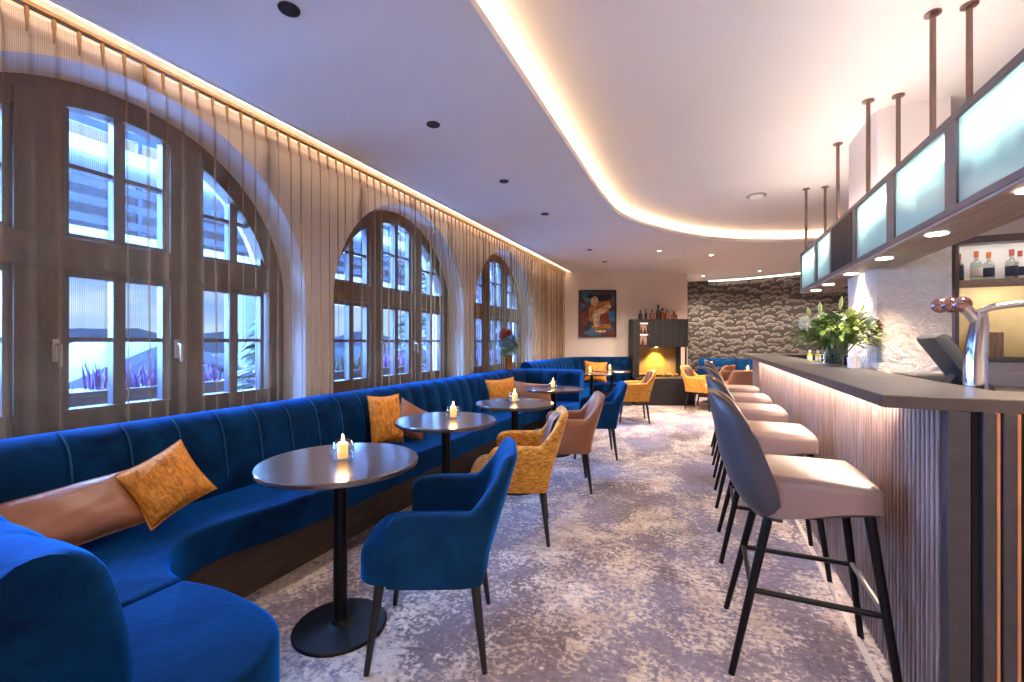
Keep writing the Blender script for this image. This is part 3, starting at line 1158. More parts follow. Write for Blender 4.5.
# ================================================================== ARMCHAIRS
def chair_shell():
    half = [(.150, .268, 0), (.08, .274, 0), (-.05, .276, 0), (-.16, .272, 0), (-.228, .240, 0), (-.258, .15, 0), (-.264, 0, 0)]
    full = half + [(p[0], -p[1], 0) for p in half[-2::-1]]
    C = catmull(full, 9)
    bm = BM()
    rows = []
    n = len(C)
    for i, p in enumerate(C):
        a, b = C[max(0, i - 1)], C[min(n - 1, i + 1)]
        d = (b - a).normalized()
        inn = Vector((d.y, -d.x, 0))
        if inn.dot(Vector((.05, 0, 0)) - p) < 0:
            inn = -inn
        rise = sm(-.135, -.250, p.x) ** .8              # arm rises to the back
        zt = .638 + .200 * rise - .012 * sm(0, .15, p.x)
        fr = max(0.0, (p.x - .095) / .056)
        zt -= .06 * (1 - math.sqrt(max(0.0, 1 - min(1, fr) ** 2)))
        zb = .350 + .10 * sm(-.225, -.262, p.x)
        th = .050
        row = []
        def pt(off, z):
            # the whole side wall leans back progressively above the seat
            lean = max(0.0, z - .47) * .30 * sm(-.02, -.20, p.x)
            q = p + inn * off
            return bm.verts.new((q.x - lean, q.y * (1 - .10 * rise * sm(.64, .84, z)), z))
        H = zt - zb
        for f in (0, .2, .4, .6, .8, .94):
            row.append(pt(0.0 if f else .008, zb + H * f))
        row.append(pt(.008, zt - .004)); row.append(pt(th / 2, zt + .006)); row.append(pt(th - .008, zt - .004))
        for f in (.94, .8, .6, .4, .2, 0):
            row.append(pt(th - (.008 if f == 0 else 0), zb + H * f))
        rows.append(row)
    m = len(rows[0])
    for a, b in zip(rows, rows[1:]):
        for q in range(m):
            bm.faces.new((a[q], a[(q + 1) % m], b[(q + 1) % m], b[q]))
    bm.faces.new(rows[0]); bm.faces.new(list(reversed(rows[-1])))
    return bm

def back_pad():
    bm = BM()
    nu, nv = 12, 10
    for sgn in (0, 1):
        g = []
        for i in range(nu + 1):
            u = -1 + 2 * i / nu
            row = []
            for j in range(nv + 1):
                v = j / nv
                z = .47 + v * .345 - .02 * u * u * v
                y = u * (.205 - .015 * v)
                e = max(0, (1 - u ** 6) * (1 - (2 * v - 1) ** 6)) ** .5
                xb = -.205 + .045 * u * u - max(0.0, z - .46) * .27
                x = xb - .012 + (sgn * .036 * e)
                row.append(bm.verts.new((x, y, z)))
            g.append(row)
        for i in range(nu):
            for j in range(nv):
                bm.faces.new((g[i][j], g[i + 1][j], g[i + 1][j + 1], g[i][j + 1]))
    bmesh.ops.remove_doubles(bm, verts=bm.verts, dist=1e-4)
    return bm

def seat_bm():
    bm = BM()
    pts = []
    for q in range(48):
        a = 2 * PI * q / 48
        ca, sa = math.cos(a), math.sin(a)
        pts.append(Vector((.026 + .266 * math.copysign(abs(ca) ** .5, ca), .236 * math.copysign(abs(sa) ** .5, sa), 0)))
    prism(bm, [(p.x, p.y) for p in pts], .345, .482, .055, 6)
    # gentle crown
    for v_ in bm.verts:
        if v_.co.z > .47:
            v_.co.z += .0
    return bm

def leg_bm(p0, p1, r0, r1, n=14):
    bm = BM()
    tube(bm, [p0, [(a + b) / 2 for a, b in zip(p0, p1)], p1], [r0, (r0 + r1) / 2, r1], n)
    return bm

def make_chair(label, mat_, loc, rotz, pad=None):
    t = thing('armchair', label, 'chair', loc, rotz, 'upholstered armchairs')
    sh = obj('shell', chair_shell(), mat_, t, angle=75)
    obj('seat', seat_bm(), mat_, t, angle=60)
    if pad:
        p = obj('back_pad', back_pad(), pad, sh, angle=75)
        p['label'] = 'brown leather inner back pad'
    for sx in (1, -1):
        for sy in (1, -1):
            obj('leg', leg_bm((.19 * sx, .185 * sy, .345), (.232 * sx, .232 * sy, 0), .021, .011), M['black_wood_leg'], t)
    return t

def dupm(root, loc, rotz, label):
    return dup(root, loc, rotz, label)

chB = make_chair('near blue velvet armchair at the table closest to the banquette end', M['velvet_chair'], (-1.103, 1.657, 0), rad(205))
chM = make_chair('mustard tweed armchair directly behind the near blue armchair', M['tweed'], (-1.21, 2.80, 0), rad(200), M['leather_inner'])
chL = make_chair('brown leather armchair between the mustard and the farther blue chair', M['leather_brown'], (-1.19, 3.87, 0), rad(200))
dup(chB, (-1.18, 5.06, 0), rad(198), 'blue velvet armchair behind the brown leather chair')
dup(chM, (-1.10, 7.50, 0), rad(196), 'mustard armchair in front of the dark fireplace cabinet')
dup(chM, (-.06, 9.30, 0), rad(-20), 'mustard armchair facing the bar side, seen past the stool backs')
dup(chL, (.17, 9.93, 0), rad(150), 'brown leather armchair behind the mustard chair, by the wallpaper banquette')
dup(chL, (.60, 8.42, 0), rad(95), 'brown leather armchair half hidden beyond the bar stools')
dup(chM, (1.02, 9.75, 0), rad(-110), 'mustard armchair at the table past the bar end')

# ================================================================== BAR STOOLS
def lerp_tab(tab, z):
    for (z0, v0), (z1, v1) in zip(tab, tab[1:]):
        if z <= z1:
            t = max(0.0, (z - z0) / (z1 - z0))
            return v0 + (v1 - v0) * t
    return tab[-1][1]

def stool_shell():
    rear = [(.605, -.185), (.64, -.222), (.72, -.268), (.82, -.302), (1.04, -.342), (1.09, -.350)]
    frnt = [(.605, -.085), (.75, -.105), (.92, -.170), (1.02, -.232), (1.065, -.275), (1.09, -.325)]
    wid_ = [(.605, .188), (.66, .212), (.80, .218), (.95, .210), (1.03, .190), (1.068, .160), (1.09, .105)]
    zz = [.605, .615, .64, .68, .72, .77, .82, .87, .92, .96, 1.0, 1.03, 1.055, 1.075, 1.09]
    NA = 25
    bm = BM()
    def ring(z, off):
        xr, xf, w_ = lerp_tab(rear, z), lerp_tab(frnt, z), lerp_tab(wid_, z)
        out = []
        for i in range(NA):
            a = -PI / 2 + PI * i / (NA - 1)
            sa, ca = math.sin(a), math.cos(a)
            y = (w_ - off) * math.copysign(abs(sa) ** .8, sa)
            x = xf + (xr + off - xf) * max(0.0, ca) ** .8
            out.append(bm.verts.new((x, y, z - (off * .12))))
        return out
    O = [ring(z, 0) for z in zz]
    I = [ring(z, .036) for z in zz]
    m = len(zz)
    for j in range(m - 1):
        for i in range(NA - 1):
            f = bm.faces.new((O[j][i], O[j][i + 1], O[j + 1][i + 1], O[j + 1][i])); f.material_index = 1
            bm.faces.new((I[j][i + 1], I[j][i], I[j + 1][i], I[j + 1][i + 1]))
        for i in (0, NA - 1):
            bm.faces.new((O[j][i], I[j][i], I[j + 1][i], O[j + 1][i]))
    for j in (0, m - 1):
        for i in range(NA - 1):
            bm.faces.new((O[j][i], O[j][i + 1], I[j][i + 1], I[j][i]))
    return bm

def make_stool(label, loc, rotz):
    t = thing('bar_stool', label, 'stool', loc, rotz, 'taupe leather bar stools')
    obj('backrest', stool_shell(), [M['leather_taupe'], M['leather_taupe_shaded']], t, angle=75)
    bm = BM()
    pts = catmull([(.225, .19, 0), (.235, 0, 0), (.225, -.19, 0), (.19, -.222, 0), (0, -.218, 0), (-.12, -.20, 0), (-.185, -.10, 0), (-.19, 0, 0), (-.185, .10, 0), (-.12, .20, 0), (0, .218, 0), (.19, .222, 0)], 5, True)
    prism(bm, [(p.x, p.y) for p in pts], .69, .784, .035, 5)
    for v_ in bm.verts:
        if v_.co.z < .70:
            v_.co.z -= .070 * sm(.20, -.16, v_.co.x)
        if v_.co.z > .75:
            v_.co.z += .010 * (1 - min(1, (v_.co.x ** 2 + v_.co.y ** 2) / .05))
    obj('seat', bm, M['leather_taupe'], t, angle=60)
    tops = {(1, s): (.185, .17 * s, .70) for s in (1, -1)}
    tops.update({(-1, s): (-.125, .165 * s, .645) for s in (1, -1)})
    feet = {(1, s): (.27, .232 * s, 0) for s in (1, -1)}
    feet.update({(-1, s): (-.265, .234 * s, 0) for s in (1, -1)})
    at = lambda kk, z: tuple(a + (b - a) * (tops[kk][2] - z) / tops[kk][2] for a, b in zip(tops[kk], feet[kk]))
    for kk in tops:
        obj('leg', leg_bm(tops[kk], feet[kk], .0185, .0125, 12), M['black_metal'], t)
    for s in (1, -1):
        bm = BM(); tube(bm, [at((-1, s), .33), at((1, s), .33)], .011, 10)
        obj('side_rail', bm, M['black_metal'], t)
    for s in (1, -1):
        bm = BM(); tube(bm, [at((s, -1), .335), at((s, 1), .335)], .011, 10)
        obj('footrest' if s == 1 else 'rear_rail', bm, M['steel'] if s == 1 else M['black_metal'], t)
    return t

STL = [(2.165, 'nearest taupe leather bar stool, shown whole beside the bar'),
       (3.11, 'second taupe bar stool from the near end of the bar'),
       (4.05, 'third taupe bar stool from the near end of the bar'),
       (4.90, 'fourth taupe bar stool from the near end of the bar'),
       (5.78, 'fifth taupe bar stool, farthest one along the bar')]
s0 = None
for i, (y, lb) in enumerate(STL):
    if i == 0:
        s0 = make_stool(lb, (.36, y, 0), 0)
    else:
        dup(s0, (.355 - .004 * i, y, 0), 0, lb)

# ================================================================== BAR
BX, BI = 0.68, 0.915
BY0, BY1 = 1.757, 7.25
CZ = 1.137
bar = thing('bar_counter', 'long bar with dark slate top and brown vertical slat front', 'bar counter', (0, 0, 0))
bm = BM()
cnt = [(.52, BY0), (BI, BY0), (1.42, BY0), (1.42, BY0 + .30), (1.0, BY0 + .30), (BI, BY0 + .30), (BI, 6.85), (2.3, 6.85), (2.3, 7.42), (.60, 7.42), (.52, 7.34)]
prism(bm, cnt, CZ - .04, CZ, .003, 1)
bm.normal_update()
for f in bm.faces:
    if abs(f.normal.z) < .6:
        f.material_index = 1
obj('countertop', bm, [M['counter'], M['counter_edge']], bar, smooth=False)
bm = BM()
box(bm, BX + .004, BX + .06, BY0 + .02, 7.25, .0, CZ - .04)
box(bm, BX + .02, 1.40, BY0 + .02, BY0 + .06, 0, CZ - .04)
box(bm, BX + .06, 2.3, 7.1, 7.14, 0, CZ - .04)
obj('carcass', bm, M['slat_back'], bar, smooth=False)
bm = BM()
y = BY0 + .05
while y < 6.34:
    box(bm, BX - .010, BX + .006, y, y + .015, .012, CZ - .041, .003, 1)
    y += .034
obj('front_slats', bm, M['slat'], bar, angle=30)
bm = BM()
y = 6.40
while y < 7.2:
    box(bm, BX - .05, BX + .022, y, y + .012, .012, CZ - .041)
    y += .022
o = obj('end_slats', bm, M['slat'], bar, smooth=False)
bm = BM()
box(bm, BX - .004, BX + .05, BY0, BY0 + .046, 0, CZ - .041, .003, 1)
x = BX + .075
while x < 1.38:
    box(bm, x, x + .030, BY0 - .004, BY0 + .022, 0, CZ - .041, .002, 1)
    x += .044
obj('corner_slats', bm, M['slat_dark'], bar, angle=30)
bm = BM()
x = BX + .075 + .0315
while x < 1.38:
    box(bm, x, x + .007, BY0 + .000, BY0 + .022, 0, CZ - .042)
    x += .044
obj('copper_inlays', bm, M['copper_line'], bar, smooth=False)
bm = BM()
box(bm, BX - .055, BX - .03, BY0 + .35, 6.35, CZ - .046, CZ - .0405)
obj('light_strip', bm, M['led_bar'], bar, smooth=False)
bm = BM()
box(bm, .60, .625, BY0, 7.2, 0, .006)
struct('trim_3', bm, M['white_strip'], smooth=False)
# inner worktop behind the counter
bm = BM()
box(bm, BI + .005, 1.32, BY0 + .45, 3.9, .86, .90, .004)
wk = thing('bar_worktop', 'steel inner worktop behind the bar counter', 'worktop', (0, 0, 0))
obj('worktop', bm, M['steel'], wk)
bm = BM()
box(bm, BI + .03, 1.30, BY0 + .47, 3.88, 0, .86)
obj('cupboard', bm, M['cab_dark'], wk, smooth=False)

# ================================================================== OVERHEAD CABINET
ov = thing('overhead_cabinet', 'illuminated frosted glass cabinet hung on rods over the bar', 'cabinet', (0, 0, 0))
OX0, OX1, OZ0, OZ1 = .97, 1.24, 1.855, 2.285
OY0, OY1 = 0.35, 5.78
bm = BM()
box(bm, OX0, OX1, OY0, OY1, OZ1 - .035, OZ1, .003, 1)
box(bm, OX0, OX1, OY0, OY1, OZ0, OZ0 + .035, .003, 1)
box(bm, OX1, 2.1, OY1 - .27, OY1, OZ1 - .035, OZ1, .003, 1)
posts = [(.35, .42), (1.08, 1.18), (1.77, 1.87), (2.46, 2.555), (3.13, 3.24), (3.82, 3.90), (4.46, 4.53), (5.0, 5.10), (5.74, 5.78)]
for a, b in posts:
    box(bm, OX0 + .002, OX1 - .01, a, b, OZ0 + .03, OZ1 - .03)
obj('frame', bm, M['cab_frame'], ov, angle=30)
bm = BM()
box(bm, OX0 + .004, OX1 + .02, OY0, OY1 - .004, OZ0 - .012, OZ0 + .002)
box(bm, OX1, 2.1, OY1 - .27, OY1 - .004, OZ0 - .012, OZ0 + .002)
obj('soffit', bm, M['soffit'], ov, smooth=False)
for (a0, b0), (a1, b1) in zip(posts, posts[1:]):
    if abs(b0 - 3.90) < .01:
        bm = BM()
        y = b0
        while y < a1 - .01:
            box(bm, OX0 - .004, OX0 + .03, y, y + .036, OZ0 + .03, OZ1 - .03, .002, 1)
            y += .047
        obj('slat_panel', bm, M['cab_dark'], ov, angle=30)
        continue
    bm = BM(); box(bm, OX0 + .012, OX0 + .018, b0, a1, OZ0 + .034, OZ1 - .034)
    obj('glass_panel', bm, M['frosted'], ov, smooth=False)
    bm = BM(); box(bm, OX1 - .018, OX1 - .012, b0, a1, OZ0 + .034, OZ1 - .034)
    obj('rear_panel', bm, M['frosted'], ov, smooth=False)
    bm = BM(); box(bm, OX0 + .09, OX0 + .15, b0 + .02, a1 - .02, OZ1 - .045, OZ1 - .038)
    obj('inner_light', bm, M['led_in'], ov, smooth=False)
bm = BM(); box(bm, OX1, 2.1, OY1 - .27, OY1 - .26, OZ0, OZ1 - .03)
obj('end_panel', bm, M['cab_dark'], ov, smooth=False)
bm = BM(); box(bm, OX0 + .10, OX0 + .16, 1.5, OY1 - .05, OZ1 + .001, OZ1 + .012)
obj('top_light', bm, M['led_top'], ov, smooth=False)
for x, y in ((1.065, 2.92), (1.205, 2.92), (1.04, 3.80), (1.205, 3.80), (1.03, 4.52), (1.19, 5.72), (1.015, 5.71), (1.5, 5.66), (1.44, 5.56), (1.03, 1.5), (1.19, 1.5)):
    bm = BM()
    lathe(bm, [(.013, OZ1 - .01), (.013, ZU - .012), (.035, ZU - .010), (.035, ZU)], 14, (x, y, 0))
    obj('hanger_rod', bm, M['rod'], ov, angle=30)
for y in (1.35, 2.15, 2.85, 3.55, 4.25, 4.95, 5.45):
    bm = BM()
    lathe(bm, [(.042, OZ0 - .0165), (.042, OZ0 - .012), (.030, OZ0 - .011)], 20, (1.055, y, 0))
    obj('soffit_light', bm, M['led_spot'], ov)
    sp_ = light('SPOT', 'soffit_lamp', (1.055, y, OZ0 - .03), P_SOFFIT, WARM2, ov, spot_size=rad(120), spot_blend=.7, shadow_soft_size=.04)
for x in (1.5, 1.9):
    bm = BM()
    lathe(bm, [(.042, OZ0 - .0165), (.042, OZ0 - .012), (.030, OZ0 - .011)], 20, (x, OY1 - .14, 0))
    obj('soffit_light', bm, M['led_spot'], ov)

# glasses kept inside the overhead cabinet, seen as pale shapes through the frosting
def glass_bm():
    bm = BM()
    lathe(bm, [(.028, 0), (.026, .004), (.005, .008), (.004, .07), (.018, .085), (.034, .11), (.037, .14), (.031, .18), (.029, .18), (.034, .14), (.030, .112), (.002, .09)], 14)
    return bm
g0 = None
slots = []
for (a, b, n, nm) in ((1.9, 2.44, 5, 'nearest'), (2.60, 3.10, 5, 'second'), (3.28, 3.80, 5, 'third'), (4.56, 4.98, 4, 'fourth'), (5.14, 5.70, 5, 'farthest')):
    for q in range(n):
        slots.append((a + (b - a) * (q + .5) / n, 'stemmed glass behind the %s frosted panel of the hanging bar cabinet' % nm))
for y, lb in slots:
    if g0 is None:
        g0 = tag(obj('wine_glass', glass_bm(), M['cab_glass']), lb, 'glass', 'glasses in the overhead cabinet')
        g0.location = (1.03, y, OZ0 + .035)
    else:
        q = g0.copy(); COL.objects.link(q); q.location = (1.02 + R.uniform(0, .03), y, OZ0 + .035); q['label'] = lb

# ================================================================== CEILING FITTINGS
def make_down(label, x, y, z, ring, lens, energy, size=140, blend=.8, col=(1, .82, .66)):
    t = thing('downlight', label, 'ceiling light', (x, y, z), 0, 'recessed ceiling downlights')
    bm = BM()
    lathe(bm, [(.030, -.002), (.034, -.007), (.046, -.006), (.048, 0)], 28)
    obj('trim_ring', bm, ring, t)
    bm = BM()
    lathe(bm, [(.029, -.003), (.024, -.001)], 20)
    obj('lens', bm, lens, t)
    if energy:
        light('SPOT', 'downlight_lamp', (0, 0, -.02), energy, col, t, spot_size=rad(size), spot_blend=blend, shadow_soft_size=.05)
    return t
row = [(1.44, 'black recessed ceiling spot above the nearest window'), (2.61, 'black ceiling spot, second along the window side'), (3.80, 'black ceiling spot, third along the window side'),
       (4.97, 'black ceiling spot, fourth along the window side'), (7.20, 'black ceiling spot, fifth along the window side'), (8.38, 'black ceiling spot, last before the painting wall')]
for y, lb in row:
    make_down(lb, -1.75, y, ZL, M['black'], M['black'], P_SPOT)
make_down('white lit ceiling spot before the painting wall', -.70, 7.75, ZL, M['white_cer'], M['led_dim'], P_FAR)
vt = thing('ceiling_vent', 'flat white square air vent on the lowered ceiling before the fireplace', 'vent', (-.593, 8.39, ZL), rad(10))
bm = BM()
for q in (-1, 1):
    box(bm, q * .16 - .015, q * .16 + .015, -.175, .175, -.012, 0)
    box(bm, -.145, .145, q * .16 - .015, q * .16 + .015, -.012, 0)
obj('vent_frame', bm, M['white_cer'], vt, smooth=False)
bm = BM()
for q in range(9):
    box(bm, -.145, .145, -.136 + q * .031, -.136 + q * .031 + .022, -.008, -.002)
obj('louvres', bm, M['white_cer'], vt, smooth=False)
make_down('small lit ceiling spot beyond the curved cove', .10, 8.5, ZL, M['white_cer'], M['led_spot'], P_FAR)
make_down('small lit ceiling spot close to the wallpaper', -.04, 11.1, ZL, M['white_cer'], M['led_spot'], P_FAR)
make_down('small lit ceiling spot near the wallpaper curve', 1.08, 10.8, ZL, M['white_cer'], M['led_spot'], P_FAR)
# added unseen spots behind the camera, a warm fill for the room in view
for i, (x, y) in enumerate(((-1.75, -.9), (.9, -1.4), (2.6, -1.4))):
    make_down(('added unseen black fill spot behind the seating end', 'added unseen black fill spot beyond the near end of the bar', 'added unseen black fill spot toward the rear wall')[i], x, y, ZL if x < -1 else ZU, M['black'], M['black'], (40, 240, 240)[i])
t = thing('smoke_detector', 'white round smoke detector on the raised ceiling inside the cove', 'detector', (.54, 5.75, ZU))
bm = BM(); lathe(bm, [(.075, 0), (.075, -.012), (.06, -.03), (.03, -.042), (.001, -.043)], 28); obj('housing', bm, M['white_cer'], t)
bm = BM(); lathe(bm, [(.105, 0), (.105, -.006), (.08, -.008)], 28); obj('mount_ring', bm, M['steel'], t)

# ================================================================== BACK BAR
bk = thing('back_bar_shelf', 'lit back bar unit with bottle shelf and amber lower niche', 'shelf unit', (2.19, 5.5, 0))
bm = BM()
box(bm, -.03, .0, -.02, .36, .9, 2.29); box(bm, 1.6, 1.63, -.02, .36, .9, 2.29)
box(bm, 0, 1.6, -.02, .36, 2.26, 2.29); box(bm, 0, 1.6, .345, .36, .9, 2.26)
box(bm, 0, 1.6, -.02, .345, 1.13, 1.165)
box(bm, 0, 1.6, -.02, 0, 2.225, 2.26)
obj('frame', bm, M['cab_frame'], bk, smooth=False)
bm = BM(); box(bm, 0.001, 1.599, -.015, .34, 1.845, 1.885); box(bm, .001, 1.599, -.015, .0, 1.815, 1.845); obj('bottle_shelf', bm, M['soffit'], bk, smooth=False)
bm = BM(); box(bm, 0.001, 1.599, .325, .344, 1.886, 2.259); obj('upper_back', bm, M['white_cer'], bk, smooth=False)
bm = BM(); box(bm, 0.001, 1.599, .325, .344, 1.166, 1.844); obj('lower_back', bm, M['amber_panel'], bk, smooth=False)
bm = BM(); box(bm, .02, 1.58, .02, .05, 2.245, 2.258); obj('upper_light', bm, emit('shelf_led', (1, .93, .86), 12), bk, smooth=False)
bm = BM(); box(bm, .02, 1.58, .02, .05, 1.832, 1.844); obj('lower_light', bm, emit('niche_led', (1, .88, .66), 14), bk, smooth=False)
bm = BM(); lathe(bm, [(.04, 1.838), (.04, 1.844), (.03, 1.8445)], 16, (.33, .10, 0)); obj('shelf_light', bm, M['led_spot'], bk)
bm = BM(); box(bm, .24, .40, .18, .32, 1.166, 1.40, .006); obj('niche_box', bm, M['slat'], bk, smooth=False)
bm = BM(); box(bm, -.4, 1.9, -.35, -.022, .0, .86); obj('base_cupboard', bm, M['cab_dark'], bk, smooth=False)
bm = BM(); box(bm, -.4, 1.9, -.36, -.021, .86, .90, .004); box(bm, -.4, 1.9, -.045, -.021, .90, 1.12); box(bm, -.4, 1.9, -.10, -.046, 1.0, 1.03); obj('steel_worktop', bm, M['steel'], bk)
bm = BM(); prism(bm, [(1.7, 5.88), (4.0, 5.88), (4.0, 6.0), (1.7, 6.0)], 0, ZU); struct('wall_bar', bm, M['white_plaster'], smooth=False)

def bottle_bm(h, r, neck=.35, nr=.35):
    bm = BM()
    b = h * (1 - neck)
    lathe(bm, [(r * .9, 0), (r, .006), (r, b * .86), (r * .85, b * .95), (r * nr, b * 1.06), (r * nr * .9, h * .93), (r * nr * 1.05, h * .935), (r * nr * 1.05, h * .955), (r * nr * .8, h * .957)], 16)
    return bm
def make_bottle(label, x, y, z, h, r, body, cap, lab, group):
    t = thing('bottle', label, 'bottle', (x, y, z), 0, group)
    obj('body', bottle_bm(h, r), body, t)
    bm = BM(); lathe(bm, [(r * .42, h * .80), (r * .44, h * 1.0), (r * .36, h * 1.006)], 12); obj('cap', bm, cap, t)
    if lab:
        bm = BM(); lathe(bm, [(r * 1.015, h * .14), (r * 1.015, h * .44), (r * 1.0, h * .445)], 16); obj('paper_label', bm, lab, t)
    return t
bots = [(.06, .13, .27, .033, 'bottle_dark', 'cap_red', 'label_dark', 'dark slim bottle at the column end of the back shelf'),
        (.17, .10, .28, .042, 'glass_smoke', 'cap_orange', 'label_white', 'clear bottle with orange cap and pale label, second on the back shelf'),
        (.27, .13, .27, .040, 'glass_smoke', 'cap_orange', 'label_dark', 'clear bottle with orange cap and dark label on the back shelf'),
        (.42, .11, .28, .042, 'glass_smoke', 'cap_red', 'label_dark', 'clear bottle with red cap and dark label on the back shelf'),
        (.50, .16, .27, .038, 'label_white', 'cap_red', 'label_dark', 'white bottle with red cap on the back shelf'),
        (.60, .11, .28, .045, 'bottle_amber', 'cap_red', 'label_white', 'amber bottle with pale label on the back shelf'),
        (.72, .15, .27, .042, 'bottle_amber', 'cap_red', 'label_dark', 'amber bottle with dark label on the back shelf'),
        (.82, .11, .28, .042, 'glass_smoke', 'cap_red', 'label_white', 'clear bottle with red cap and white label beside amber bottles'),
        (.92, .14, .26, .040, 'bottle_rust', 'cap_orange', 'label_white', 'rust coloured bottle at the open end of the back shelf')]
for x, y, h, r, b_, c_, l_, lb in bots:
    make_bottle(lb, 2.19 + x, 5.5 + y, 1.885, h, r, M[b_], M[c_], M[l_], 'bottles on the back bar shelf')
# jars in the amber niche
for i, (x, h, r, m_, lb) in enumerate(((.20, .20, .05, 'yellow', 'yellow jar in the amber niche under the bottles'), (.72, .16, .06, 'glass_smoke', 'clear glass jar in the amber niche beside a wooden block'))):
    t = thing('jar', lb, 'jar', (2.19 + x, 5.58, 1.166))
    bm = BM(); lathe(bm, [(r * .9, 0), (r, .01), (r, h * .8), (r * .7, h * .9), (r * .7, h)], 18); obj('body', bm, M[m_], t)
    bm = BM(); lathe(bm, [(r * .75, h), (r * .75, h + .02), (r * .3, h + .025)], 18); obj('lid', bm, M['steel'], t)

# ================================================================== BEER TAP, TILL
tp = thing('beer_tap', 'chrome beer tap with copper medallions on the bar', 'beer tap', (.968, 2.30, .90))
bm = BM()
tube(bm, [(0, 0, 0), (0, 0, .05), (-.002, 0, .20), (.0, 0, .36), (.01, 0, .47), (.012, 0, .53)], [.040, .039, .037, .034, .028, .020], 20)
obj('column', bm, M['chrome'], tp)
bm = BM()
tube(bm, catmull([(.005, -.01, .52), (.03, -.02, .535), (.08, -.03, .545), (.16, -.05, .552), (.36, -.10, .558)], 5), .013, 14)
spt = obj('spout_pipe', bm, M['chrome'], tp)
bm = BM()
tube(bm, catmull([(.0, 0, .49), (-.03, 0, .535), (-.06, .01, .552), (-.09, .02, .555)], 5), [.02] * 16, 12)
obj('medallion_arm', bm, M['chrome'], tp)
for dx_, dy_ in ((-.098, .022), (-.070, .008), (-.042, -.006)):
    bm = BM()
    lathe(bm, [(.001, -.014), (.018, -.012), (.028, -.006), (.031, .0), (.028, .006), (.015, .009)], 22, (dx_, dy_ + .0, .553), 'y')
    md = obj('medallion', bm, M['copper'], tp)
    bm = BM()
    lathe(bm, [(.012, .006), (.014, .010), (.012, .03), (.010, .045)], 14, (dx_, dy_, .553), 'y')
    obj('collar', bm, M['chrome'], md)
bm = BM()
tube(bm, [(.17, -.05, .565), (.172, -.05, .60), (.176, -.05, .63), (.178, -.05, .70), (.178, -.05, .73)], [.007, .007, .018, .020, .012], 12)
obj('tap_handle', bm, M['blue_handle'], spt)

ps = thing('till_screen', 'dark grey till screen tilted back beside the beer tap', 'till', (1.03, 2.68, .90), rad(-7))
bm = BM()
obox(bm, (.02, 0, .30), Vector((.52, 0, -.854)), Vector((0, 1, 0)), Vector((.854, 0, .52)), .32, .30, .05, .014)
obj('screen_shell', bm, M['pos'], ps)
bm = BM()
obox(bm, (.0445, 0, .314), Vector((.52, 0, -.854)), Vector((0, 1, 0)), Vector((.854, 0, .52)), .28, .26, .004)
obj('display', bm, M['black'], ps, smooth=False)
bm = BM()
obox(bm, (-.02, 0, .15), Vector((.5, 0, .87)), Vector((0, 1, 0)), Vector((-.87, 0, .5)), .28, .10, .045, .01)
obj('stand_arm', bm, M['pos'], ps)
bm = BM(); box(bm, -.14, .12, -.13, .13, 0, .035, .01); obj('base', bm, M['pos'], ps)
pr = thing('receipt_printer', 'low dark receipt printer behind the till screen', 'printer', (1.06, 3.06, .90), rad(20))
bm = BM(); prism(bm, [(-.09, -.09), (.09, -.09), (.09, .09), (-.09, .09)], 0, .24, .03, 3); obj('body', bm, M['pos'], pr)
bm = BM(); box(bm, -.05, .05, -.093, -.088, .14, .16); obj('paper_slot', bm, M['black'], pr, smooth=False)

# ================================================================== BOUQUET ON THE BAR
VX, VY = .845, 3.80
vs_ = thing('glass_vase', 'clear glass vase holding the white and green bouquet on the bar', 'vase', (VX, VY, CZ))
bm = BM(); lathe(bm, [(.05, 0), (.055, .004), (.055, .15), (.052, .15), (.051, .012), (.001, .010)], 24); obj('vessel', bm, M['glass'], vs_)
bm = BM(); lathe(bm, [(.0495, .012), (.0495, .09), (.001, .09)], 20); obj('water', bm, M['glass_smoke'], vs_)

def leaf(bm, base, d, ln_, wd_, droop=.3, mi=0):
    d = Vector(d).normalized()
    s = d.cross(Vector((0, 0, 1)))
    if s.length < 1e-3:
        s = Vector((1, 0, 0))
    s.normalize()
    base = Vector(base)
    prev = None
    nrm = s.cross(d).normalized()
    for q in range(5):
        t = q / 4
        c = base + d * ln_ * t - Vector((0, 0, 1)) * droop * ln_ * t * t
        hw = wd_ * math.sin(PI * (0.08 + .92 * t)) * .5 + .0008
        row = [bm.verts.new(c - s * hw + nrm * hw * .3), bm.verts.new(c), bm.verts.new(c + s * hw + nrm * hw * .3)]
        if prev:
            for a in (0, 1):
                f = bm.faces.new((prev[a], prev[a + 1], row[a + 1], row[a]))
                f.material_index = mi
        prev = row

def bloom_bm(r, n, petal, seed):
    """ball of small petals"""
    rr = random.Random(seed)
    bm = BM()
    bmesh.ops.create_icosphere(bm, subdivisions=2, radius=r * .7)
    for i in range(n):
        z = 1 - 2 * (i + .5) / n
        a = i * 2.399963
        q = math.sqrt(1 - z * z)
        d = Vector((q * math.cos(a), q * math.sin(a), z))
        leaf(bm, d * r * .62, d + Vector((rr.uniform(-.5, .5), rr.uniform(-.5, .5), rr.uniform(-.2, .5))), petal, petal * .8, .1)
    return bm

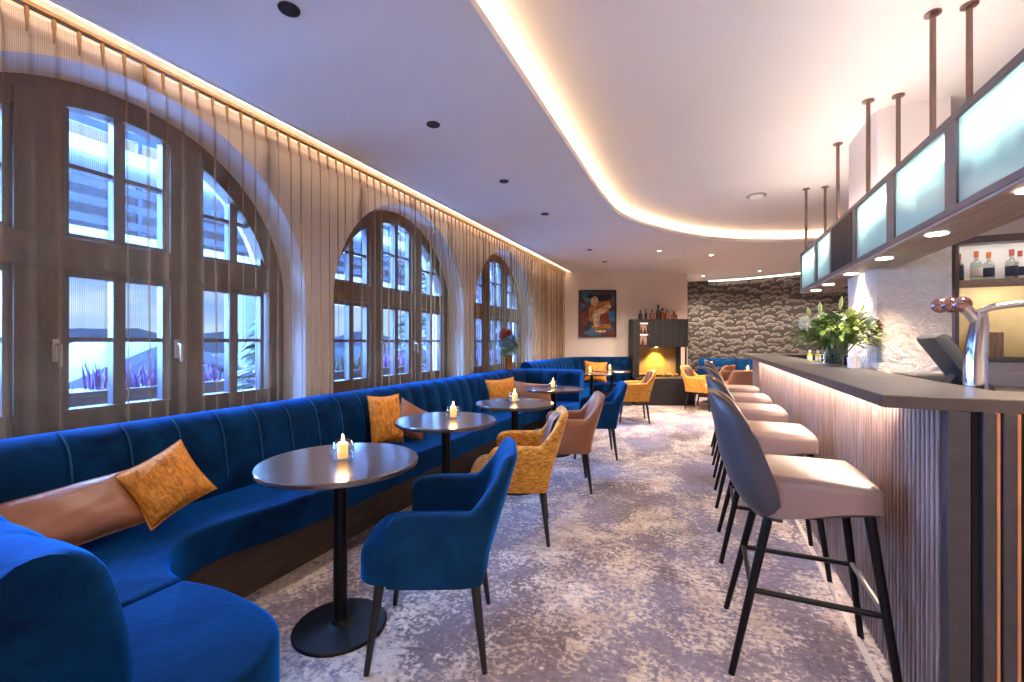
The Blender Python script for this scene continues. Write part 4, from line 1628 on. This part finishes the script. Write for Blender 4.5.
bq = thing('flower_bouquet', 'large bouquet of white hydrangeas and green lilies in a vase on the bar', 'bouquet', (VX, VY, CZ))
rr = random.Random(5)
bm = BM()
for i in range(26):
    a = rr.uniform(0, 2 * PI); sp_r = rr.uniform(.05, .26)
    e = Vector((math.cos(a) * sp_r, math.sin(a) * sp_r, rr.uniform(.17, .36)))
    st_ = Vector((math.cos(a) * .02, math.sin(a) * .02, .02))
    tube(bm, [st_, st_.lerp(e, .5) + Vector((0, 0, .05)), e], .0028, 6)
obj('stems', bm, M['green_dark'], bq)
bm = BM()
for i in range(620):
    a = rr.uniform(0, 2 * PI); rad_ = rr.uniform(.03, .27) ** 1
    zc = .15 + rr.uniform(0, .25) * (1 - rad_ / .5)
    d = Vector((math.cos(a), math.sin(a), rr.uniform(-.35, .9)))
    leaf(bm, (math.cos(a) * rad_ * .85, math.sin(a) * rad_ * .85, zc), d, rr.uniform(.045, .10), rr.uniform(.016, .036), rr.uniform(.1, .5), 0 if rr.random() < .6 else 1)
obj('foliage', bm, [M['green'], M['green_dark']], bq)
for i, (x, y, z, r_, m_) in enumerate(((-.20, -.12, .30, .055, 'petal_white'), (-.10, -.02, .31, .05, 'petal_white'), (.02, -.06, .32, .052, 'petal_white'), (.10, -.12, .27, .05, 'petal_lime'),
                                       (.17, .02, .34, .05, 'petal_white'), (.12, .10, .36, .05, 'petal_lime'), (-.05, .12, .34, .05, 'petal_white'), (.03, -.16, .25, .045, 'petal_lime'), (-.15, .1, .27, .05, 'petal_lime'), (.19, -.08, .29, .04, 'petal_white'))):
    o = obj('hydrangea_bloom', bloom_bm(r_, 70, .026, i), M[m_], bq)
    o.location = (x, y, z)
o = obj('dahlia_bloom', bloom_bm(.045, 80, .028, 44), M['petal_rust'], bq); o.location = (.25, .06, .28); o['label'] = 'rust red bloom'
for i, (x, y, z, h_) in enumerate(((.04, .03, .40, .10), (-.10, -.08, .37, .08), (-.15, -.02, .36, .07), (.17, .06, .38, .06))):
    bm = BM()
    tube(bm, [(0, 0, 0), (.003, 0, h_ * .3), (.006, 0, h_ * .7), (.01, 0, h_)], [.004, .013, .012, .002], 8)
    o = obj('lily_bud', bm, M['petal_lime'], bq); o.location = (x, y, z); o.rotation_euler = (rr.uniform(-.5, .5), rr.uniform(-.6, .4), 0)

# small glasses and bottles beside the vase
for i, (x, y, h_, r_, m_, lb) in enumerate(((.90, 3.52, .075, .024, 'white_cer', 'white cup beside the bouquet, nearer the column'), (.86, 3.46, .07, .024, 'white_cer', 'white cup at the bar edge side of the bouquet'),
                                            (.90, 4.10, .085, .026, 'glass', 'clear tumbler behind the bouquet vase'), (.84, 4.16, .085, .026, 'glass', 'clear tumbler between bouquet and yellow bottles'))):
    t = thing('tumbler', lb, 'cup', (x, y, CZ), 0, 'cups and tumblers near the bouquet')
    bm = BM(); lathe(bm, [(r_ * .8, 0), (r_ * .82, .004), (r_, h_), (r_ * .92, h_), (r_ * .74, .01), (.001, .009)], 18); obj('wall', bm, M[m_], t)
    bm = BM(); lathe(bm, [(r_ * .86, 0), (r_ * .86, .004), (r_ * .7, .005)], 18); obj('foot', bm, M[m_], t)
for x, y, lb in ((.87, 4.42, 'small yellow bottle on the far bar top'), (.83, 4.52, 'small yellow bottle behind its twin on the far bar top')):
    make_bottle(lb, x, y, CZ, .10, .022, M['yellow'], M['label_white'], M['label_white'], 'yellow bottles on the bar')

# ================================================================== WINDOW BOUQUET
fv = thing('flower_vase', 'amber vase standing on the banquette top by the far window', 'vase', (-2.605, 5.80, .905))
bm = BM(); lathe(bm, [(.052, 0), (.060, .006), (.062, .10), (.063, .20), (.058, .20), (.056, .10), (.054, .015), (.001, .012)], 20); obj('vessel', bm, M['amber_vase'], fv)
bm = BM(); lathe(bm, [(.063, .19), (.069, .195), (.069, .21), (.063, .212)], 20); obj('rim', bm, M['amber_vase'], fv)
fb = thing('flower_bouquet', 'bouquet of red and pale blue flowers in the amber vase', 'bouquet', (-2.605, 5.80, .905))
bm = BM()
for i in range(130):
    a = rr.uniform(0, 2 * PI); q = rr.uniform(.02, .20)
    leaf(bm, (math.cos(a) * q * .5, math.sin(a) * q * .8, .19 + rr.uniform(0, .26)), (math.cos(a), math.sin(a), rr.uniform(0, 1.2)), rr.uniform(.06, .13), .03, .3)
obj('foliage', bm, M['green_dark'], fb)
bm = BM()
for i in range(12):
    a = rr.uniform(0, 2 * PI)
    tube(bm, [(0.01 * math.cos(a), .01 * math.sin(a), .02), (.10 * math.cos(a), .10 * math.sin(a), .42)], .003, 6)
obj('stems', bm, M['green_dark'], fb)
for i, (x, y, z, r_, m_) in enumerate(((.02, -.24, .50, .055, 'petal_red'), (.0, -.15, .54, .05, 'petal_red'), (.04, -.07, .53, .045, 'petal_red'), (.03, -.10, .42, .05, 'petal_blue'), (.05, .02, .45, .055, 'petal_blue'), (.06, -.02, .34, .05, 'petal_blue'),
                                       (0, .17, .40, .045, 'petal_rust'), (.05, .13, .28, .04, 'petal_white'), (0, -.20, .36, .05, 'petal_blue'), (.02, .10, .47, .04, 'petal_blue'), (.03, .20, .33, .035, 'petal_rust'))):
    o = obj('bloom', bloom_bm(r_, 60, .035, 60 + i), M[m_], fb); o.location = (x, y, z)
    o['label'] = {'petal_red': 'red bloom', 'petal_blue': 'pale blue bloom', 'petal_rust': 'rust bloom', 'petal_white': 'white bloom'}[m_]

# ================================================================== CUSHION PLACEMENT
cushion('large brown leather cushion lying at the near end of the long banquette', M['leather_brown'], (-2.35, .895, .60), (.48, .27, .15), (rad(48), rad(-5), rad(84)), .002, 3, .05)
cushion('orange velvet cushion tilted on its corner against the brown leather cushion', M['orange_velvet'], (-2.24, 1.20, .665), (.27, .29, .11), (rad(62), rad(-27), rad(70)), .004, 4)
cushion('orange velvet cushion upright behind the second table', M['orange_velvet'], (-2.34, 2.82, .685), (.29, .40, .13), (rad(76), rad(2), rad(72)), .004, 5)
cushion('small brown leather cushion next to the upright orange cushion', M['leather_brown'], (-2.33, 3.15, .615), (.32, .32, .12), (rad(68), rad(30), rad(70)), .003, 6)
cushion('orange cushion near the amber flower vase', M['orange_velvet'], (-2.29, 4.92, .66), (.40, .40, .13), (rad(76), rad(-3), rad(55)), .003, 7)
cushion('tan leather lumbar cushion beside the far orange cushion', M['leather_brown'], (-2.15, 5.60, .61), (.56, .30, .13), (rad(66), rad(6), rad(35)), .003, 8)
cushion('orange cushion on the corner banquette below the painting', M['orange_velvet'], (-2.06, 8.98, .70), (.46, .42, .13), (rad(74), rad(4), rad(20)), .003, 9)

# ================================================================== PAINTING, FIREPLACE
pm = (Vector(onw(.46, .0)) + Vector(onw(1.28, .0))) / 2
pt = thing('framed_painting', 'abstract oil painting of ochre and cream shapes on dark ground', 'painting', (0, 0, 0))
ang = math.atan2(uy, ux)
pc = Vector((-2.165 + nx * .02, 9.60 + ny * .02, 1.93))
pt.location = pc
pt.rotation_euler = (0, 0, ang)
W2, H2 = .405, .51
bm = BM()
for a in ((-W2, -W2 + .025, -H2, H2), (W2 - .025, W2, -H2, H2), (-W2 + .025, W2 - .025, -H2, -H2 + .025), (-W2 + .025, W2 - .025, H2 - .025, H2)):
    box(bm, a[0], a[1], -.03, .015, a[2], a[3])
obj('frame', bm, M['cab_dark'], pt, smooth=False)
bm = BM(); box(bm, -W2 + .02, W2 - .02, -.012, .01, -H2 + .02, H2 - .02); obj('canvas', bm, M['paint_bg'], pt, smooth=False)
def patch(pts, m_, dpt, nm='brush_patch'):
    bm = BM()
    f = [bm.verts.new((x, -.0125 - dpt, z)) for x, z in pts]; g = [bm.verts.new((x, -.011, z)) for x, z in pts]
    bm.faces.new(f); bm.faces.new(g[::-1])
    for i in range(len(f)):
        bm.faces.new((f[i - 1], f[i], g[i], g[i - 1]))
    obj(nm, bm, M[m_], pt, smooth=False)
patch([(-.20, .10), (-.12, .20), (.05, .22), (.16, .28), (.28, .26), (.24, .02), (.02, -.02), (.0, -.24), (-.1, -.22), (-.18, -.1)], 'paint_ochre', .001)
patch([(-.15, .30), (-.08, .38), (.0, .36), (.02, .24), (-.06, .16), (-.14, .20)], 'paint_cream', .002)
patch([(-.08, .06), (.05, .10), (.26, .22), (.30, .14), (.14, .02), (.06, -.03), (.03, -.28), (-.06, -.30), (-.12, -.10)], 'paint_cream', .003)
patch([(.08, -.02), (.22, .02), (.24, -.20), (.06, -.22)], 'paint_red', .002)
patch([(.24, .02), (.36, .06), (.37, -.20), (.26, -.16)], 'paint_blue', .002)
patch([(-.37, -.02), (-.24, .06), (-.24, -.26), (-.37, -.20)], 'paint_red', .002)
patch([(-.14, -.26), (.28, -.22), (.28, -.32), (-.10, -.34)], 'paint_ochre', .002)
patch([(-.22, .36), (.1, .42), (.3, .40), (.3, .32), (.06, .26), (-.2, .44)], 'paint_dark', .001)
patch([(-.05, -.37), (.2, -.36), (.16, -.42), (-.06, -.41)], 'paint_cream', .002)

fa = math.atan2(9.89 - 9.44, -.348 + 1.38)
fp = thing('fireplace_cabinet', 'tall dark fireplace cabinet with glowing yellow firebox', 'cabinet', (-1.38, 9.44, 0), fa)
FW = math.hypot(1.032, .45)
FD = .34
bm = BM()
box(bm, 0, .13, 0, FD, 0, 1.786); box(bm, .36, FW, .02, FD, 1.2, 1.786); box(bm, .13, .36, .13, FD, 1.2, 1.786); box(bm, FW - .03, FW, .0, .03, .575, 1.2)
box(bm, FW - .12, FW - .03, .25, FD, .575, 1.2)
obj('carcass', bm, M['cab_dark'], fp, smooth=False)
bm = BM()
x = .36
while x < FW - .02:
    box(bm, x, x + .055, .0, .022, 1.2, 1.786, .003, 1)
    x += .062
obj('fluted_door', bm, M['cab_dark'], fp, angle=30)
bm = BM()
box(bm, .13, .36, -.002, .13, 1.2, 1.25); box(bm, .13, .36, -.002, .13, 1.70, 1.786); box(bm, .13, .15, -.002, .13, 1.25, 1.70); box(bm, .33, .36, -.002, .13, 1.25, 1.70); box(bm, .15, .33, -.002, .13, 1.465, 1.485)
obj('niche_frame', bm, M['cab_dark'], fp, smooth=False)
bm = BM(); box(bm, .15, .33, .120, .129, 1.25, 1.465); box(bm, .15, .33, .120, .129, 1.485, 1.70); obj('niche_back', bm, M['niche'], fp, smooth=False)
bm = BM(); box(bm, .16, .32, .03, .05, 1.455, 1.464); box(bm, .16, .32, .03, .05, 1.69, 1.699); obj('niche_light', bm, emit('niche_led_small', (1, .75, .6), 5), fp, smooth=False)
bm = BM(); box(bm, .13, FW - .12, FD - .04, FD - .01, .575, 1.2); obj('firebox_back', bm, M['firebox'], fp, smooth=False)
bm = BM(); box(bm, .13, .30, .03, FD - .04, .575, .578); box(bm, .0, FW + .10, -.16, FD, 0, .56, .004, 1); obj('hearth_base', bm, M['cab_dark'], fp, angle=30)
bm = BM(); lathe(bm, [(.03, 1.19), (.03, 1.2), (.01, 1.2005)], 14, (.56, .22, 0)); obj('firebox_lamp', bm, emit('fire_lamp_lens', (1, .7, .2), 10), fp)
light('SPOT', 'firebox_light', (.56, .19, 1.18), 70, (1, .62, .10), fp, spot_size=rad(100), spot_blend=.6, shadow_soft_size=.03)
lg0 = None
fx_, fy_ = math.cos(fa), math.sin(fa)
rl = random.Random(3)
lgl = ['thick', 'pale', 'dark', 'short', 'split', 'long', 'round', 'thin', 'rough']
for i in range(9):
    x, y = .17 + i * .095, .10 + (i % 2) * .09
    bm = BM(); tube(bm, [(-.05, 0, 0), (0, .004, .003), (.05, 0, 0)], [.030, .034, .029], 9)
    o = tag(obj('firewood_log', bm, M['firewood']), 'small %s firewood log on the hearth, %s in the row from the cabinet pillar' % (lgl[i], ('first', 'second', 'third', 'fourth', 'fifth', 'sixth', 'seventh', 'eighth', 'ninth')[i]), 'log', 'firewood on the hearth')
    o.location = (-1.38 + fx_ * x - fy_ * y, 9.44 + fy_ * x + fx_ * y, .611)
    o.rotation_euler = (0, rl.uniform(-.15, .15), fa + rl.uniform(-.9, .9))
ord_ = ('green-grey slim bottle nearest the painting on top of the fireplace cabinet', 'slim dark bottle second on the fireplace cabinet top', 'rust squat bottle third on the fireplace cabinet top', 'tallest dark bottle in the middle of the fireplace cabinet top', 'amber bottle beside the tallest one on the fireplace cabinet', 'rust bottle sixth on the fireplace cabinet top', 'squat brown jug at the wallpaper end of the fireplace cabinet top')
for i, (x, h, r, m_) in enumerate(((.20, .19, .042, 'bottle_dark'), (.32, .22, .028, 'bottle_dark'), (.45, .21, .055, 'bottle_rust'), (.58, .31, .048, 'bottle_dark'), (.67, .24, .045, 'bottle_amber'), (.77, .20, .055, 'bottle_rust'), (.92, .17, .065, 'bottle_rust'))):
    y = .16
    make_bottle(ord_[i], -1.38 + fx_ * x - fy_ * y, 9.44 + fy_ * x + fx_ * y, 1.786, h, r, M[m_], M['cap_red'] if m_ == 'bottle_rust' else M['bottle_dark'], None, 'bottles on the fireplace cabinet')

for i, (x, z, h, r, m_, lb) in enumerate(((.20, 1.485, .13, .026, 'bottle_rust', 'small rust bottle in the upper lit niche of the fireplace cabinet'), (.27, 1.485, .11, .024, 'bottle_dark', 'small dark bottle in the upper lit niche of the fireplace cabinet'), (.23, 1.25, .12, .03, 'bottle_rust', 'small rust bottle in the lower lit niche of the fireplace cabinet'))):
    make_bottle(lb, -1.38 + fx_ * x - fy_ * .075, 9.44 + fy_ * x + fx_ * .075, z, h, r, M[m_], M['bottle_dark'], None, 'bottles in the fireplace cabinet niches')

# ================================================================== OUTSIDE
bm = BM()
for i in range(20):
    pass
g = []
for i in range(25):
    row = []
    for j in range(25):
        x = -3.4 - i ** 1.6 * .28
        y = -14 + j * 2.2
        z = -.30 - .16 * max(0, -3.9 - x) + .06 * math.sin(y * .7 + i)
        row.append(bm.verts.new((x, y, z)))
    g.append(row)
for i in range(24):
    for j in range(24):
        bm.faces.new((g[i][j], g[i + 1][j], g[i + 1][j + 1], g[i][j + 1]))
struct('ground_snow', bm, M['snow'])
bm = BM()
rm = random.Random(9)
for lay_, (xx, hh, amp_) in enumerate(((-70, .2, 1.0), (-105, 1.9, 1.5), (-140, 3.6, 2.4))):
    g = []
    for j in range(90):
        y = -160 + j * 6.0
        top = hh + amp_ * (.6 * math.sin(j * .31 + lay_ * 2) + .5 * math.sin(j * .83 + lay_) + rm.uniform(-.25, .25))
        g.append([bm.verts.new((xx + 18, y, -30)), bm.verts.new((xx + 4, y, top * .3 - 4 + rm.uniform(-1, 1))), bm.verts.new((xx, y, top)), bm.verts.new((xx - 14, y, -30))])
    for a, b in zip(g, g[1:]):
        for q in range(3):
            bm.faces.new((a[q], b[q], b[q + 1], a[q + 1]))
struct('mountains', bm, M['mountain'])
# sloping snowy roof below the windows
nr_ = thing('snowy_roof_hut', 'low hut with snow covered roof outside the windows', 'hut', (-8.3, 4.4, -.3))
bm = BM()
# ridge runs away from the terrace, gable to the front
for (y0, y1, z0, z1) in ((-2.4, 0, .40, 1.52), (0, 2.4, 1.52, .40)):
    vs = [bm.verts.new(p) for p in ((-2.6, y0, z0), (.3, y0, z0), (.3, y1, z1), (-2.6, y1, z1), (-2.6, y0, z0 + .14), (.3, y0, z0 + .14), (.3, y1, z1 + .14), (-2.6, y1, z1 + .14))]
    for q in ((0, 3, 2, 1), (4, 5, 6, 7), (0, 1, 5, 4), (1, 2, 6, 5), (2, 3, 7, 6), (3, 0, 4, 7)):
        bm.faces.new([vs[i] for i in q])
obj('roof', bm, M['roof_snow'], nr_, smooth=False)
bm = BM()
vs = [bm.verts.new((x, y, z)) for x in (-2.4, .12) for y, z in ((-2.1, -2.5), (2.1, -2.5), (2.1, .50), (0, 1.48), (-2.1, .50))]
bm.faces.new(vs[:5][::-1]); bm.faces.new(vs[5:])
for q in range(5):
    bm.faces.new((vs[q], vs[(q + 1) % 5], vs[5 + (q + 1) % 5], vs[5 + q]))
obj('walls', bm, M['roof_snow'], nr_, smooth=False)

# balcony of the building opposite, seen in the upper lights
bl = thing('chalet_balcony', 'white building front with stacked balconies outside the upper window lights', 'building', (-8.2, 0, 0))
bm = BM()
for z in (2.75, 4.05):
    box(bm, -1.6, 0, -6, 17, z, z + .22)
obj('balcony_slab', bm, M['snow'], bl, smooth=False)
bm = BM()
for z in (3.05, 3.32, 3.58, 4.45):
    box(bm, -.06, 0, -6, 17, z, z + .12)
for y in range(-6, 17, 2):
    box(bm, -.08, -.02, y, y + .06, 2.97, 3.75); box(bm, -.08, -.02, y, y + .06, 4.27, 4.6)
obj('railing', bm, M['ext_band'], bl, smooth=False)
bm = BM()
for y in (-3.5, -.4, 5.9, 9.4, 13):
    box(bm, -.40, -.20, y, y + .20, -1.2, 4.1)
obj('pillars', bm, M['ext_wall'], bl, smooth=False)
bm = BM(); box(bm, -1.75, -1.6, -6, 17, 2.75, 4.5); obj('rear_wall', bm, M['ext_wall'], bl, smooth=False)

def fir(label, loc, h, r, seed):
    t = thing('snowy_tree', label, 'tree', loc, 0, 'snow dusted trees outside')
    q = random.Random(seed)
    bm = BM()
    for i in range(int(420)):
        z = q.uniform(.08, 1) ** .9
        a = q.uniform(0, 2 * PI)
        rad_ = r * (1.05 - z) * q.uniform(.5, 1)
        leaf(bm, (math.cos(a) * rad_ * .5, math.sin(a) * rad_ * .5, z * h), (math.cos(a), math.sin(a), -.05), rad_ * .7 + .08, .16, .25, 0 if q.random() < .5 else 1)
    obj('needles', bm, [M['needle'], M['snow_blue']], t)
    bm = BM(); tube(bm, [(0, 0, -.2), (0, 0, h * .95)], [.07, .01], 8); obj('trunk', bm, M['trunk'], t)
fir('snow dusted fir outside beside the first window', (-5.6, 4.35, -.3), 2.35, .8, 1)
fir('taller snowy fir outside the middle window', (-5.8, 8.1, -.3), 3.6, 1.0, 2)
fir('broad snowy fir outside the far window', (-6.2, 12.4, -.3), 3.3, 1.1, 3)
fir('snowy fir far outside in front of the balconies', (-6.6, -.4, -.3), 2.0, .8, 4)
# planters with lavender and heather on the outer ledges
for i, c in enumerate(WIN[:3]):
    lb = ('first', 'middle', 'far')[i]
    t = thing('planter_box', 'wooden planter box outside the %s arched window' % lb, 'planter', (-3.548, c, .76))
    bm = BM(); box(bm, -.13, .13, -.85, .85, 0, .24, .006); obj('trough', bm, M['planter'], t)
    bm = BM(); box(bm, -.145, .145, -.87, .87, .215, .245, .004); obj('rim', bm, M['planter'], t)
    bm = BM()
    box(bm, -3.7, -3.55, c - .06, c + .06, .5, .72)
    q = random.Random(20 + i)
    for kk, (m_, a, b, nm) in enumerate((('heather', -.8, -.1, 'heather'), ('lavender', .02, .8, 'lavender'))):
        bm = BM() if kk else bm
        if kk == 0:
            bm.free(); bm = BM()
        for j in range(330):
            y = q.uniform(a, b)
            leaf(bm, (q.uniform(-.1, .1), y, .2), (q.uniform(-.35, .35), q.uniform(-.4, .4), 1), q.uniform(.09, .25), q.uniform(.006, .016), .05)
        o = tag(obj(nm + '_plant', bm, M[m_]), '%s growing in the planter outside the %s arched window' % (('grey green heather', 'purple lavender')[kk], lb), 'plant')
        o.location = (-3.548, c, .76)
